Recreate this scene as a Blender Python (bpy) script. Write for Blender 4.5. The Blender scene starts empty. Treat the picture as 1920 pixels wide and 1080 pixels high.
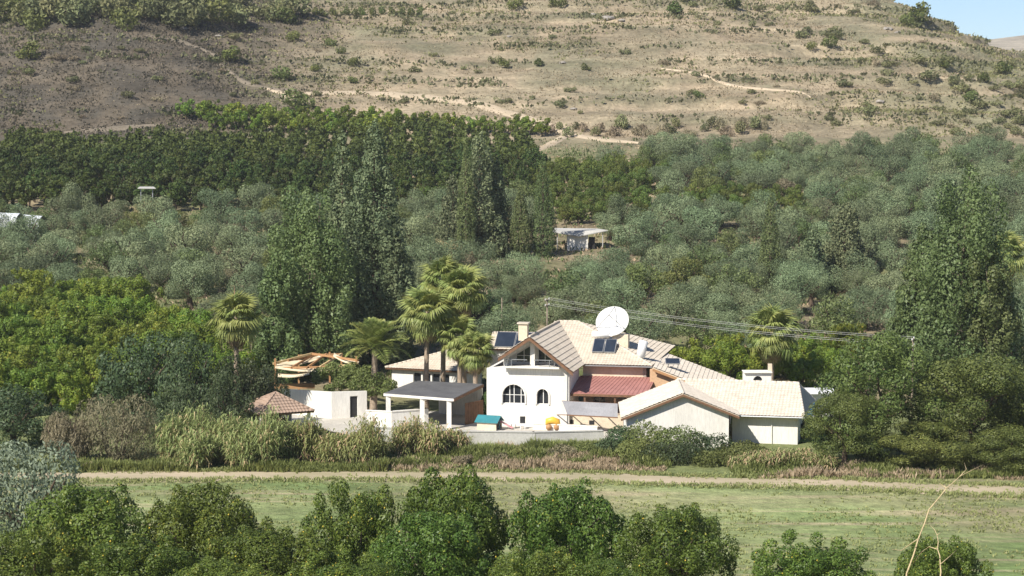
import bpy, math, random
import numpy as np
from mathutils import Vector, Matrix
from mathutils.geometry import tessellate_polygon

S = bpy.context.scene
COL = S.collection
rng = np.random.default_rng(7)
random.seed(7)

# ---------------------------------------------------------------- camera, sky, sun, exposure
F = 3740.0                       # focal length in pixels of the 1920 px wide photograph
CAMZ = 27.0
HAZE = 0.00010                   # thin air, per metre
PITCH = math.atan(300.0 / F)
cam_d = bpy.data.cameras.new('camera')
cam_d.sensor_width = 36.0
cam_d.lens = F / 1920.0 * 36.0
cam_d.clip_start = 0.5
cam_d.clip_end = 12000.0
cam = bpy.data.objects.new('camera', cam_d)
COL.objects.link(cam)
cam.location = (0, 0, CAMZ)
cam.rotation_euler = (math.pi / 2 - PITCH, 0, 0)
S.camera = cam

SUN_EL = math.radians(43.0)
SUN_AZ = Vector((-0.67, -0.74, 0)).normalized()
SUN = Vector((SUN_AZ.x * math.cos(SUN_EL), SUN_AZ.y * math.cos(SUN_EL), math.sin(SUN_EL)))
world = bpy.data.worlds.new('World')
S.world = world
world.use_nodes = True
wn = world.node_tree
wn.nodes.clear()
sky = wn.nodes.new('ShaderNodeTexSky')
sky.sky_type = 'NISHITA'
sky.sun_disc = False
sky.sun_elevation = SUN_EL
sky.sun_rotation = math.atan2(SUN.x, SUN.y)
sky.air_density = 0.7
sky.dust_density = 0.3
sky.ozone_density = 3.0
sky.altitude = 100.0
bg = wn.nodes.new('ShaderNodeBackground')
bg.inputs[1].default_value = 0.084
wo = wn.nodes.new('ShaderNodeOutputWorld')
wn.links.new(sky.outputs[0], bg.inputs[0])
wn.links.new(bg.outputs[0], wo.inputs[0])

sun_d = bpy.data.lights.new('sun', 'SUN')
sun_d.energy = 4.7
sun_d.angle = math.radians(0.53)
sun_d.color = (1.0, 0.94, 0.84)
sun = bpy.data.objects.new('sun', sun_d)
COL.objects.link(sun)
sun.location = (-60, -40, 90)
sun.rotation_euler = SUN.to_track_quat('Z', 'Y').to_euler()

S.render.engine = 'CYCLES'
S.cycles.use_denoising = True
S.cycles.max_bounces = 6
S.cycles.diffuse_bounces = 3
S.cycles.transmission_bounces = 3
S.cycles.transparent_max_bounces = 4
S.cycles.caustics_reflective = False
S.cycles.caustics_refractive = False
S.view_settings.view_transform = 'Standard'
S.view_settings.look = 'None'
S.view_settings.gamma = 1.0
S.view_settings.exposure = 0.60
S.view_settings.use_curve_mapping = False

# ---------------------------------------------------------------- photo measurements -> world places
_c, _s = math.cos(PITCH), math.sin(PITCH)
def ray(px, py):
    dx = (px - 960.0) / F
    dv = (py - 540.0) / F
    return (dx, _c - _s * dv, -_s - _c * dv)
def U(px, py, Y):                # point of the sight line at distance Y
    d = ray(px, py)
    k = Y / d[1]
    return Vector((d[0] * k, Y, CAMZ + d[2] * k))
def G(px, py, z):                # point of the sight line at height z
    d = ray(px, py)
    k = (z - CAMZ) / d[2]
    return Vector((d[0] * k, d[1] * k, z))
def XA(px, Y):
    return (px - 960.0) / F * Y
def PX(x, y, z):                 # world -> photo pixel
    v = Vector((x, y, z - CAMZ))
    dep = v.y * _c - v.z * _s
    up = v.y * _s + v.z * _c
    return 960 + F * v.x / dep, 540 - F * up / dep

# ---------------------------------------------------------------- small helpers
def tag(o, label=None, cat=None, group=None, kind=None):
    if label: o['label'] = label
    if cat: o['category'] = cat
    if group: o['group'] = group
    if kind: o['kind'] = kind
    return o
def empty(name, loc, label=None, cat=None, group=None, rz=0.0, sc=1.0):
    o = bpy.data.objects.new(name, None)
    o.empty_display_size = 0.3
    o.location = loc
    o.rotation_euler = (0, 0, rz)
    o.scale = (sc, sc, sc) if not isinstance(sc, (tuple, list)) else sc
    COL.objects.link(o)
    return tag(o, label, cat, group)
def link(name, me, parent=None):
    o = bpy.data.objects.new(name, me)
    COL.objects.link(o)
    if parent is not None: o.parent = parent
    return o
def mesh_np(name, verts, faces, mats, v=None, smooth=False, mi=None):
    """verts (n,3); faces (m,k) equal sided"""
    me = bpy.data.meshes.new(name)
    verts = np.asarray(verts, dtype=np.float32); faces = np.asarray(faces, dtype=np.int32)
    m, k = faces.shape
    me.vertices.add(len(verts)); me.vertices.foreach_set('co', verts.ravel())
    me.loops.add(m * k); me.loops.foreach_set('vertex_index', faces.ravel())
    me.polygons.add(m)
    me.polygons.foreach_set('loop_start', np.arange(0, m * k, k, dtype=np.int32))
    me.polygons.foreach_set('loop_total', np.full(m, k, dtype=np.int32))
    me.polygons.foreach_set('use_smooth', np.full(m, bool(smooth)))
    for mt in (mats if isinstance(mats, (list, tuple)) else [mats]): me.materials.append(mt)
    if mi is not None: me.polygons.foreach_set('material_index', np.asarray(mi, dtype=np.int32))
    if v is not None:
        at = me.attributes.new('v', 'FLOAT', 'FACE')
        at.data.foreach_set('value', np.asarray(v, dtype=np.float32))
    me.update(calc_edges=True)
    return me
def mesh_py(name, verts, faces, mat, smooth=False):
    me = bpy.data.meshes.new(name)
    me.from_pydata([tuple(p) for p in verts], [], [tuple(f) for f in faces])
    if mat is not None: me.materials.append(mat)
    for p in me.polygons: p.use_smooth = smooth
    me.update()
    return me
class MB:
    """collects the shapes of ONE part"""
    def __init__(s): s.v = []; s.f = []
    def add(s, vs, fs):
        n = len(s.v); s.v += [Vector(p) for p in vs]; s.f += [tuple(i + n for i in f) for f in fs]; return s
    def box(s, c, d, u=(1, 0, 0), w=(0, 1, 0), up=(0, 0, 1)):
        c = Vector(c); u = Vector(u) * d[0] / 2; w = Vector(w) * d[1] / 2; h = Vector(up) * d[2] / 2
        vs = [c + a * u + b * w + e * h for e in (-1, 1) for b in (-1, 1) for a in (-1, 1)]
        return s.add(vs, [(0, 2, 3, 1), (4, 5, 7, 6), (0, 1, 5, 4), (2, 6, 7, 3), (0, 4, 6, 2), (1, 3, 7, 5)])
    def bar(s, a, b, wd, ht=None):
        a = Vector(a); b = Vector(b); d = (b - a); L = d.length; d.normalize()
        r = d.cross(Vector((0, 0, 1)))
        if r.length < 1e-3: r = Vector((1, 0, 0))
        r.normalize(); q = r.cross(d)
        return s.box((a + b) / 2, (L, wd, ht or wd), d, r, q)
    def tube(s, pts, rad, n=8, cap=True):
        pts = [Vector(p) for p in pts]
        if not isinstance(rad, (list, tuple)): rad = [rad] * len(pts)
        base = len(s.v); prev = None
        for i, p in enumerate(pts):
            d = (pts[min(i + 1, len(pts) - 1)] - pts[max(i - 1, 0)]).normalized()
            r = d.cross(Vector((0, 1, 0)) if abs(d.y) < 0.9 else Vector((1, 0, 0))).normalized()
            if prev is not None:
                r = (prev - d * prev.dot(d)); r.normalize()
            prev = r; q = d.cross(r)
            for k in range(n):
                t = 2 * math.pi * k / n
                s.v.append(p + (r * math.cos(t) + q * math.sin(t)) * rad[i])
        for i in range(len(pts) - 1):
            for k in range(n):
                a = base + i * n + k; b = base + i * n + (k + 1) % n
                s.f.append((a, b, b + n, a + n))
        if cap:
            s.f.append(tuple(base + k for k in range(n))[::-1])
            s.f.append(tuple(base + (len(pts) - 1) * n + k for k in range(n)))
        return s
    def prism(s, poly, off):
        """polygon (3D points) pushed along off"""
        poly = [Vector(p) for p in poly]; off = Vector(off); n = len(poly)
        vs = poly + [p + off for p in poly]
        fs = [tuple(range(n)), tuple(range(2 * n - 1, n - 1, -1))]
        fs += [(i, i + n, (i + 1) % n + n, (i + 1) % n) for i in range(n)]
        return s.add(vs, fs)
    def build(s, name, mat, parent=None, smooth=False):
        me = mesh_py(name, s.v, s.f, mat, smooth)
        import bmesh
        bm = bmesh.new(); bm.from_mesh(me); bmesh.ops.recalc_face_normals(bm, faces=bm.faces); bm.to_mesh(me); bm.free()
        return place(name, me, parent)
def place(name, me, parent=None):
    """link a mesh whose vertices are in world coordinates under a (translated/rotated) parent"""
    o = bpy.data.objects.new(name, me)
    COL.objects.link(o)
    if parent is not None:
        o.parent = parent
        root = parent
        while root.parent is not None: root = root.parent
        if parent is root:
            o.matrix_parent_inverse = Matrix.LocRotScale(root.location, root.rotation_euler, root.scale).inverted()
        # children of a part: the part's own world matrix is identity, nothing to undo
    return o

# ---------------------------------------------------------------- materials
def nodes(name):
    m = bpy.data.materials.new(name); m.use_nodes = True
    nt = m.node_tree; nt.nodes.clear()
    out = nt.nodes.new('ShaderNodeOutputMaterial')
    return m, nt, out
def N(nt, typ, **kw):
    n = nt.nodes.new(typ)
    for k, v in kw.items():
        if k.startswith('i_'):
            key = k[2:]; n.inputs[int(key) if key.isdigit() else key.replace('_', ' ')].default_value = v
        else: setattr(n, k, v)
    return n
def rgba(c): return (c[0], c[1], c[2], 1.0)
def mixc(nt, a, b, fac, blend='MIX'):
    n = N(nt, 'ShaderNodeMix', data_type='RGBA', blend_type=blend)
    for sock, val in ((n.inputs[0], fac), (n.inputs[6], a), (n.inputs[7], b)):
        if hasattr(val, 'is_output'): nt.links.new(val, sock)
        else: sock.default_value = val if not isinstance(val, tuple) or len(val) == 4 else rgba(val)
    return n.outputs[2]
def ramp(nt, src, lo, hi, a=0.0, b=1.0):
    n = N(nt, 'ShaderNodeMapRange'); n.inputs[1].default_value = lo; n.inputs[2].default_value = hi
    n.inputs[3].default_value = a; n.inputs[4].default_value = b
    nt.links.new(src, n.inputs[0]); return n.outputs[0]
def noise(nt, scale, detail=4, vec=None, rough=0.55):
    n = N(nt, 'ShaderNodeTexNoise'); n.inputs['Scale'].default_value = scale; n.inputs['Detail'].default_value = detail
    n.inputs['Roughness'].default_value = rough
    if vec is not None: nt.links.new(vec, n.inputs['Vector'])
    return n.outputs['Fac']
def objpos(nt, scale=None):
    g = N(nt, 'ShaderNodeNewGeometry')
    if scale is None: return g.outputs['Position']
    m = N(nt, 'ShaderNodeMapping'); m.inputs['Scale'].default_value = scale
    nt.links.new(g.outputs['Position'], m.inputs['Vector']); return m.outputs[0]
def leafmat(name, c1, c2, trans=0.18, rough=0.55, orand=0.35, c3=None):
    """foliage: per-leaf colour from attribute v, per-plant shift from Object Info"""
    m, nt, out = nodes(name)
    at = N(nt, 'ShaderNodeAttribute', attribute_name='v')
    col = mixc(nt, c1, c2, ramp(nt, at.outputs['Fac'], 0.0, 0.86))
    if c3 is not None: col = mixc(nt, col, c3, ramp(nt, at.outputs['Fac'], 0.9, 0.97))
    oi = N(nt, 'ShaderNodeObjectInfo')
    hsv = N(nt, 'ShaderNodeHueSaturation')
    nt.links.new(col, hsv.inputs['Color'])
    nt.links.new(ramp(nt, oi.outputs['Random'], 0, 1, 1 - orand, 1 + orand), hsv.inputs['Value'])
    w2 = N(nt, 'ShaderNodeMath', operation='MULTIPLY'); nt.links.new(oi.outputs['Random'], w2.inputs[0]); w2.inputs[1].default_value = 7.31
    w3 = N(nt, 'ShaderNodeMath', operation='FRACT'); nt.links.new(w2.outputs[0], w3.inputs[0])
    nt.links.new(ramp(nt, w3.outputs[0], 0, 1, 0.475, 0.522), hsv.inputs['Hue'])
    p = N(nt, 'ShaderNodeBsdfPrincipled'); p.inputs['Roughness'].default_value = rough
    p.inputs['Specular IOR Level'].default_value = 0.25
    nt.links.new(hsv.outputs[0], p.inputs['Base Color'])
    t = N(nt, 'ShaderNodeBsdfTranslucent'); nt.links.new(mixc(nt, hsv.outputs[0], (0.9, 1.0, 0.25), 0.12), t.inputs[0])
    mx = N(nt, 'ShaderNodeMixShader'); mx.inputs[0].default_value = trans
    nt.links.new(p.outputs[0], mx.inputs[1]); nt.links.new(t.outputs[0], mx.inputs[2]); nt.links.new(mx.outputs[0], out.inputs[0])
    return m
def surf(name, c, c2=None, scale=1.5, rough=0.8, spec=0.3, bump=0.0, bscale=8.0, metallic=0.0, stretch=None, lo=.35, hi=.65):
    m, nt, out = nodes(name)
    p = N(nt, 'ShaderNodeBsdfPrincipled'); p.inputs['Roughness'].default_value = rough
    p.inputs['Specular IOR Level'].default_value = spec; p.inputs['Metallic'].default_value = metallic
    pos = objpos(nt, stretch)
    if c2 is None: c2 = tuple(k * 0.86 for k in c)
    f = ramp(nt, noise(nt, scale, 5, pos), lo, hi)
    f2 = ramp(nt, noise(nt, scale * 9, 3, pos), 0.3, 0.7, 0.9, 1.08)
    col = mixc(nt, c, c2, f)
    mm = N(nt, 'ShaderNodeVectorMath', operation='SCALE'); nt.links.new(col, mm.inputs[0]); nt.links.new(f2, mm.inputs[3])
    nt.links.new(mm.outputs[0], p.inputs['Base Color'])
    if bump:
        b = N(nt, 'ShaderNodeBump'); b.inputs['Strength'].default_value = bump; b.inputs['Distance'].default_value = 0.05
        nt.links.new(noise(nt, bscale, 4, pos), b.inputs['Height']); nt.links.new(b.outputs[0], p.inputs['Normal'])
    nt.links.new(p.outputs[0], out.inputs[0])
    return m

M = {}
M['bark'] = surf('bark', (0.14, 0.105, 0.075), (0.07, 0.052, 0.04), 3, 0.9, 0.1, 0.6, 12)
M['pale_bark'] = surf('pale_bark', (0.30, 0.25, 0.19), (0.17, 0.14, 0.11), 3, 0.9, 0.1, 0.6, 12)
M['palm_bark'] = surf('palm_bark', (0.40, 0.32, 0.24), (0.26, 0.20, 0.15), 4, 0.9, 0.1, 0.6, 10)
M['citrus'] = leafmat('citrus_leaf', (0.038, 0.074, 0.013), (0.140, 0.192, 0.036), 0.18, 0.45, 0.12, (0.25, 0.26, 0.045))
M['citrus_shaded'] = leafmat('shaded_orchard_leaf', (0.026, 0.050, 0.011), (0.072, 0.10, 0.02), 0.12, 0.6, 0.28, (0.12, 0.12, 0.025))  # far orchard leaves, darkened to paint in the cloud shade
M['citrus_mid'] = leafmat('grove_citrus_leaf', (0.055, 0.095, 0.020), (0.145, 0.185, 0.042), 0.2, 0.55, 0.3, (0.22, 0.22, 0.04))
M['citrus_bright'] = leafmat('bright_citrus_leaf', (0.08, 0.14, 0.02), (0.22, 0.285, 0.045), 0.28, 0.5, 0.3, (0.30, 0.28, 0.03))
M['olive'] = leafmat('olive_leaf', (0.090, 0.128, 0.062), (0.218, 0.265, 0.142), 0.12, 0.65, 0.28)
M['cypress'] = leafmat('cypress_leaf', (0.050, 0.080, 0.038), (0.205, 0.24, 0.122), 0.1, 0.7, 0.18)
M['spire'] = leafmat('spire_cypress_leaf', (0.048, 0.085, 0.030), (0.165, 0.21, 0.078), 0.1, 0.7, 0.1)
M['poplar'] = leafmat('poplar_leaf', (0.065, 0.10, 0.035), (0.19, 0.235, 0.09), 0.25, 0.5, 0.15)
M['carob'] = leafmat('carob_leaf', (0.050, 0.080, 0.022), (0.155, 0.185, 0.050), 0.15, 0.5, 0.2)
M['dark_shrub'] = leafmat('dark_shrub_leaf', (0.035, 0.060, 0.028), (0.085, 0.115, 0.05), 0.15, 0.5, 0.25)
M['tamarisk'] = leafmat('tamarisk_leaf', (0.16, 0.145, 0.085), (0.27, 0.24, 0.15), 0.2, 0.8, 0.12)
M['grey_olive'] = leafmat('silver_olive_leaf', (0.12, 0.15, 0.095), (0.245, 0.285, 0.20), 0.15, 0.6, 0.05)
M['hedge'] = leafmat('hedge_leaf', (0.085, 0.115, 0.035), (0.20, 0.23, 0.075), 0.25, 0.6, 0.2)
M['scrub'] = leafmat('hill_scrub_leaf', (0.10, 0.115, 0.05), (0.21, 0.215, 0.10), 0.15, 0.8, 0.35)
M['scrub_brown'] = leafmat('dry_scrub_leaf', (0.20, 0.165, 0.11), (0.34, 0.285, 0.19), 0.2, 0.9, 0.25)
M['reed'] = leafmat('reed_leaf', (0.12, 0.165, 0.055), (0.29, 0.33, 0.13), 0.3, 0.6, 0.1)
M['reed_dry'] = leafmat('dry_reed_leaf', (0.34, 0.25, 0.13), (0.52, 0.42, 0.24), 0.25, 0.8, 0.1)
M['dry_grass'] = leafmat('dry_grass_blade', (0.34, 0.28, 0.17), (0.50, 0.42, 0.27), 0.25, 0.9, 0.1)
M['field_grass'] = leafmat('field_grass_blade', (0.17, 0.23, 0.085), (0.31, 0.35, 0.15), 0.25, 0.8, 0.1, (0.42, 0.37, 0.22))
M['palm'] = leafmat('palm_leaf', (0.14, 0.185, 0.045), (0.33, 0.37, 0.125), 0.3, 0.45, 0.12)
M['palm_dead'] = leafmat('dead_palm_leaf', (0.32, 0.25, 0.13), (0.46, 0.37, 0.21), 0.2, 0.8, 0.15)
M['fruit'] = surf('citrus_fruit', (0.42, 0.38, 0.05), (0.55, 0.36, 0.04), 30, 0.4, 0.4)

# ---------------------------------------------------------------- terrain
_tab = rng.random((256, 256))
def vnoise(x, y, sc, ox=0.0):
    x = np.asarray(x) / sc + ox * 17.3 + 500; y = np.asarray(y) / sc + ox * 9.1 + 500
    xi = np.floor(x).astype(int); yi = np.floor(y).astype(int)
    fx = x - xi; fy = y - yi
    fx = fx * fx * (3 - 2 * fx); fy = fy * fy * (3 - 2 * fy)
    a = _tab[xi % 256, yi % 256]; b = _tab[(xi + 1) % 256, yi % 256]
    c = _tab[xi % 256, (yi + 1) % 256]; d = _tab[(xi + 1) % 256, (yi + 1) % 256]
    return (a * (1 - fx) + b * fx) * (1 - fy) + (c * (1 - fx) + d * fx) * fy
def fbm(x, y, sc, o=4, ox=0.0):
    t = 0; a = 1; s = 0
    for i in range(o):
        t = t + a * vnoise(x, y, sc / 2 ** i, ox + i); s += a; a *= 0.5
    return t / s
def sstep(a, b, x):
    t = np.clip((np.asarray(x) - a) / (b - a), 0, 1); return t * t * (3 - 2 * t)
_py = np.arange(-400, 440, 1.0)
_kn = np.array([(-400, 95), (-60, 36), (-10, 27.4), (0, 25.4), (90, 4.4), (105, 1.9), (125, 0.3), (134, 0), (190, 0), (205, 1.0), (250, 5),
                (300, 10), (350, 15.5), (400, 20.5), (430, 25), (440, 27)])
_pz = np.interp(_py, _kn[:, 0], _kn[:, 1])
_pz = np.convolve(np.pad(_pz, 5, mode='edge'), np.ones(11) / 11, mode='valid')
def phase(x, y, hill):
    hh = hill / 4.6 + 0.8 * fbm(x, y, 90, 2, 3.0) + 0.10 * fbm(x, y, 12, 2, 4.0)
    return hh - np.floor(hh)
def terrain(x, y):
    x = np.asarray(x, float); y = np.asarray(y, float)
    z = np.interp(np.clip(y, -400, 430), _py, _pz)
    # the hill behind the groves
    xc = np.array([-600, -200, -60, 60, 100, 112, 128, 143, 154, 172, 200, 260, 600])
    cc = np.array([78, 76, 73, 71, 68.5, 65, 59.5, 52.8, 46.5, 38, 29, 22, 20])
    C = np.interp(x, xc, cc) + 3.0 * (fbm(x, y, 60, 3, 2.0) - .5)
    t = np.clip((y - 430) / 170.0, 0, 1)
    shape = 0.85 * t + 0.15 * np.sin(t * math.pi / 2)
    hill = 25 + (C - 25) * shape
    over = np.clip(y - 600, 0, 5000)
    hill = np.where(y > 600, C - 0.02 * over - (np.clip(over - 120, 0, None)) * 0.12 - sstep(95, 130, x) * over * 0.15, hill)
    hill = np.maximum(hill, 14)
    # relief: gullies, spur on the left, terraces on the right
    on = sstep(425, 470, y) * (1 - sstep(640, 800, y))
    hill = hill + on * (10.0 * (fbm(x, y * .7, 70, 4, 5.0) - .5) + 3.0 * (fbm(x, y, 14, 3, 8.0) - .5))
    spur = np.exp(-((x + 105) / 34) ** 2 - ((y - 500) / 45) ** 2)
    hill = hill + 8.0 * spur
    per = 4.6
    fr = phase(x, y, hill)
    ter = (sstep(0.62, 1.0, fr) - fr) * per
    hill = hill + ter * on * 0.95 * (0.35 + 0.65 * sstep(-20, 50, x)) * sstep(.3, .6, fbm(x, y, 50, 2, 6.0))
    z = np.where(y > 430, z * 0 + hill, z)
    k = sstep(415, 445, y)
    z = np.where((y > 400) & (y < 460), np.interp(np.clip(y, -400, 430), _py, _pz) * (1 - k) + hill * k, z)
    # distant hills
    z = np.where(y < 850, z, np.maximum(z, 8 + (94 + 16 * sstep(380, 520, x)) * np.exp(-((y - 1720) / 260) ** 2) * sstep(60, 330, x + 0.1 * (y - 1720)) + 10 * (fbm(x, y, 120, 4, 9.) - .5) * sstep(900, 1300, y)))
    z = np.where(y > 1000, np.maximum(z, 90 * sstep(2600, 4200, y) * (0.6 + 0.6 * fbm(x, y, 900, 3, 1.5))), z)
    # small unevenness of the near ground
    near = sstep(60, 110, y) * (1 - sstep(400, 440, y)) * (1 - sstep(155, 165, y) * (1 - sstep(198, 210, y)))
    z = z + near * 0.22 * (fbm(x, y, 9, 3, 11.) - .5)
    g = sstep(205, 230, y) * (1 - sstep(400, 440, y))
    z = z + g * 2.2 * (fbm(x, y, 45, 2, 12.) - .5)
    return z
def axis(lo, hi, st, far_lo, far_hi, gr):
    a = list(np.arange(lo, hi + 0.01, st)); s = st
    while a[-1] < far_hi: s *= gr; a.append(a[-1] + s)
    s = st
    while a[0] > far_lo: s *= gr; a.insert(0, a[0] - s)
    return np.array(a)
GX = axis(-200, 200, 2.0, -3500, 3500, 1.14)
GY = axis(-20, 700, 1.9, -390, 6500, 1.10)
_X, _Y = np.meshgrid(GX, GY, indexing='ij')
GZ = terrain(_X, _Y)
def hz(x, y):
    i = min(max(int(np.searchsorted(GX, x)) - 1, 0), len(GX) - 2); j = min(max(int(np.searchsorted(GY, y)) - 1, 0), len(GY) - 2)
    fx = (x - GX[i]) / (GX[i + 1] - GX[i]); fy = (y - GY[j]) / (GY[j + 1] - GY[j])
    return float((GZ[i, j] * (1 - fx) + GZ[i + 1, j] * fx) * (1 - fy) + (GZ[i, j + 1] * (1 - fx) + GZ[i + 1, j + 1] * fx) * fy)
def hit(px, py, y0=100.0, y1=900.0):
    """where the sight line meets the ground"""
    y = y0
    while y < y1:
        p = U(px, py, y)
        if hz(p.x, p.y) >= p.z: return Vector((p.x, p.y, hz(p.x, p.y)))
        y += 1.0
    return None

def spur_shade(x, y, n1, n3):
    return sstep(-34, -72, x + 26 * (n1 - .5)) * (1 - sstep(535, 590, y + 40 * (n3 - .5)))  # mask of the cloud shade painted on the left spur
def ground_colour(x, y):
    n1 = fbm(x, y, 16, 4, 21.); n2 = fbm(x, y, 5, 3, 22.); n3 = fbm(x, y * 2.2, 40, 3, 23.)
    def L(a, b, t): return np.asarray(a)[None] * (1 - t[:, None]) + np.asarray(b)[None] * t[:, None]
    field = L((0.175, 0.24, 0.09), (0.25, 0.29, 0.13), sstep(.35, .65, n1))
    field = field * (1 - .45 * sstep(.55, .72, n3)[:, None]) + np.array((0.36, 0.30, 0.19))[None] * (.45 * sstep(.55, .72, n3)[:, None])
    grove = L((0.27, 0.225, 0.145), (0.17, 0.175, 0.085), sstep(.35, .6, n1))
    hill = L((0.355, 0.285, 0.195), (0.28, 0.235, 0.16), sstep(.3, .6, n2))
    hill = hill * (1 - .7 * sstep(.5, .68, n1)[:, None]) + np.array((0.185, 0.175, 0.115))[None] * (.7 * sstep(.5, .68, n1)[:, None])
    hill = hill * (1 - .5 * sstep(.52, .7, n3)[:, None]) + np.array((0.40, 0.325, 0.225))[None] * (.5 * sstep(.52, .7, n3)[:, None])
    fr = phase(x, y, terrain(x, y)); rs = sstep(.5, .7, fr) * (1 - sstep(.88, 1, fr)) * sstep(.32, .55, fbm(x, y, 30, 3, 26.))
    hill = hill * (1 - .6 * rs[:, None]) + np.array((0.15, 0.145, 0.09))[None] * (.6 * rs[:, None])
    hill = hill * (1 + .25 * (1 - sstep(.0, .2, fr)) * sstep(.4, .6, n3))[:, None]
    # low scrub on the left spur, darkened to paint in cloud shade
    gr = spur_shade(x, y, n1, n3)
    hill = hill * (1 - .92 * gr[:, None]) + L((0.07, 0.064, 0.054), (0.115, 0.095, 0.072), sstep(.4, .62, n2)) * (.92 * gr[:, None])
    fl = sstep(55, 125, x + 30 * (n3 - .5)) * sstep(.38, .6, fbm(x, y * 1.6, 22, 4, 24.))
    hill = hill * (1 - .75 * fl[:, None]) + np.array((0.165, 0.17, 0.10))[None] * (.75 * fl[:, None])
    far = np.array((0.34, 0.30, 0.24))[None].repeat(len(x), 0)
    c = field
    k = sstep(150, 158, y)[:, None]; c = c * (1 - k) + np.array((0.19, 0.215, 0.09))[None] * k
    k = sstep(186, 200, y)[:, None]; c = c * (1 - k) + grove * k
    k = sstep(400, 432, y + 20 * (n1 - .5))[:, None]; c = c * (1 - k) + hill * k
    k = sstep(900, 1300, y)[:, None]; c = c * (1 - k) + far * k
    k = (1 - sstep(60, 100, y))[:, None]; c = c * (1 - k) + np.array((0.30, 0.26, 0.15))[None] * k
    return c
def ground_material():
    m, nt, out = nodes('ground')
    at = N(nt, 'ShaderNodeAttribute', attribute_name='cover')
    fm = N(nt, 'ShaderNodeAttribute', attribute_name='meadow')
    pos = objpos(nt)
    col = at.outputs['Color']
    # mown streaks of the meadow
    st = noise(nt, 1.0, 4, objpos(nt, (0.045, 0.42, 0.1)), 0.6)
    f = N(nt, 'ShaderNodeMath', operation='MULTIPLY'); nt.links.new(ramp(nt, st, 0.5, 0.66), f.inputs[0]); nt.links.new(fm.outputs['Fac'], f.inputs[1])
    f2 = N(nt, 'ShaderNodeMath', operation='MULTIPLY'); nt.links.new(f.outputs[0], f2.inputs[0]); f2.inputs[1].default_value = 0.8
    col = mixc(nt, col, (0.40, 0.335, 0.215), f2.outputs[0])
    # clods, tufts and bare patches
    a = ramp(nt, noise(nt, 0.9, 6, pos, 0.7), 0.3, 0.7, 0.66, 1.3)
    b = ramp(nt, noise(nt, 0.16, 4, pos, 0.6), 0.3, 0.7, 0.82, 1.18)
    mu0 = N(nt, 'ShaderNodeMath', operation='MULTIPLY'); nt.links.new(a, mu0.inputs[0]); nt.links.new(b, mu0.inputs[1])
    sl = ramp(nt, noise(nt, 1.0, 5, objpos(nt, (0.022, 0.02, 0.42)), 0.65), 0.35, 0.65, 0.78, 1.2)   # strata along the slope
    mul = N(nt, 'ShaderNodeMath', operation='MULTIPLY'); nt.links.new(mu0.outputs[0], mul.inputs[0]); nt.links.new(sl, mul.inputs[1])
    sc = N(nt, 'ShaderNodeVectorMath', operation='SCALE'); nt.links.new(col, sc.inputs[0]); nt.links.new(mul.outputs[0], sc.inputs[3])
    p = N(nt, 'ShaderNodeBsdfPrincipled'); p.inputs['Roughness'].default_value = 0.95; p.inputs['Specular IOR Level'].default_value = 0.08
    nt.links.new(sc.outputs[0], p.inputs['Base Color'])
    bp = N(nt, 'ShaderNodeBump'); bp.inputs['Strength'].default_value = 0.8; bp.inputs['Distance'].default_value = 0.5
    nt.links.new(noise(nt, 0.7, 6, pos, 0.7), bp.inputs['Height']); nt.links.new(bp.outputs[0], p.inputs['Normal'])
    nt.links.new(p.outputs[0], out.inputs[0])
    return m
nx, ny = len(GX), len(GY)
gv = np.stack([_X, _Y, GZ], -1).reshape(-1, 3)
ii, jj = np.meshgrid(np.arange(nx - 1), np.arange(ny - 1), indexing='ij')
q = (ii * ny + jj).ravel()
gme = mesh_np('ground', gv, np.stack([q, q + ny, q + ny + 1, q + 1], 1), ground_material(), smooth=True)
gc = ground_colour(gv[:, 0], gv[:, 1])
at = gme.color_attributes.new('cover', 'FLOAT_COLOR', 'POINT')
at.data.foreach_set('color', np.concatenate([gc, np.ones((len(gc), 1))], 1).astype(np.float32).ravel())
at = gme.attributes.new('meadow', 'FLOAT', 'POINT')
at.data.foreach_set('value', (sstep(95, 108, gv[:, 1]) * (1 - sstep(150, 156, gv[:, 1]))).astype(np.float32))
tag(link('ground', gme), kind='structure')

def strip(name, pts, width, mat, lift=0.05, step=1.5, wob=0.25, cross=5):
    """a path draped on the ground along world points (x, y)"""
    dense = []
    for (a, b) in zip(pts[:-1], pts[1:]):
        n = max(2, int((Vector(b[:2]) - Vector(a[:2])).length / step))
        for k in range(n): dense.append(Vector(a[:2]).lerp(Vector(b[:2]), k / n))
    dense.append(Vector(pts[-1][:2]))
    for _ in range(4):
        dense = [dense[0]] + [(dense[i - 1] + dense[i] * 2 + dense[i + 1]) / 4 for i in range(1, len(dense) - 1)] + [dense[-1]]
    vs, fs = [], []
    for i, p in enumerate(dense):
        d = (dense[min(i + 1, len(dense) - 1)] - dense[max(i - 1, 0)]).normalized(); r = Vector((d.y, -d.x))
        en = min(1.0, .15 + min(i, len(dense) - 1 - i) * step / (2.2 * width)); wl = en * width * (1 + wob * (random.random() - .5)); wr = en * width * (1 + wob * (random.random() - .5))
        for k in range(cross):
            t = -1 + 2 * k / (cross - 1)
            qd = p + r * t * (wl if t < 0 else wr) / 2
            e = -0.04 if k in (0, cross - 1) else lift
            vs.append((qd.x, qd.y, hz(qd.x, qd.y) + e))
    for i in range(len(dense) - 1):
        for k in range(cross - 1):
            a = i * cross + k; fs.append((a, a + 1, a + cross + 1, a + cross))
    return tag(link(name, mesh_py(name, vs, fs, mat, True)), kind='structure')
M['track'] = surf('track_earth', (0.48, 0.40, 0.29), (0.34, 0.30, 0.19), 0.30, 0.95, 0.05, 0.5, 4, stretch=(0.35, 1, 1))
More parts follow.
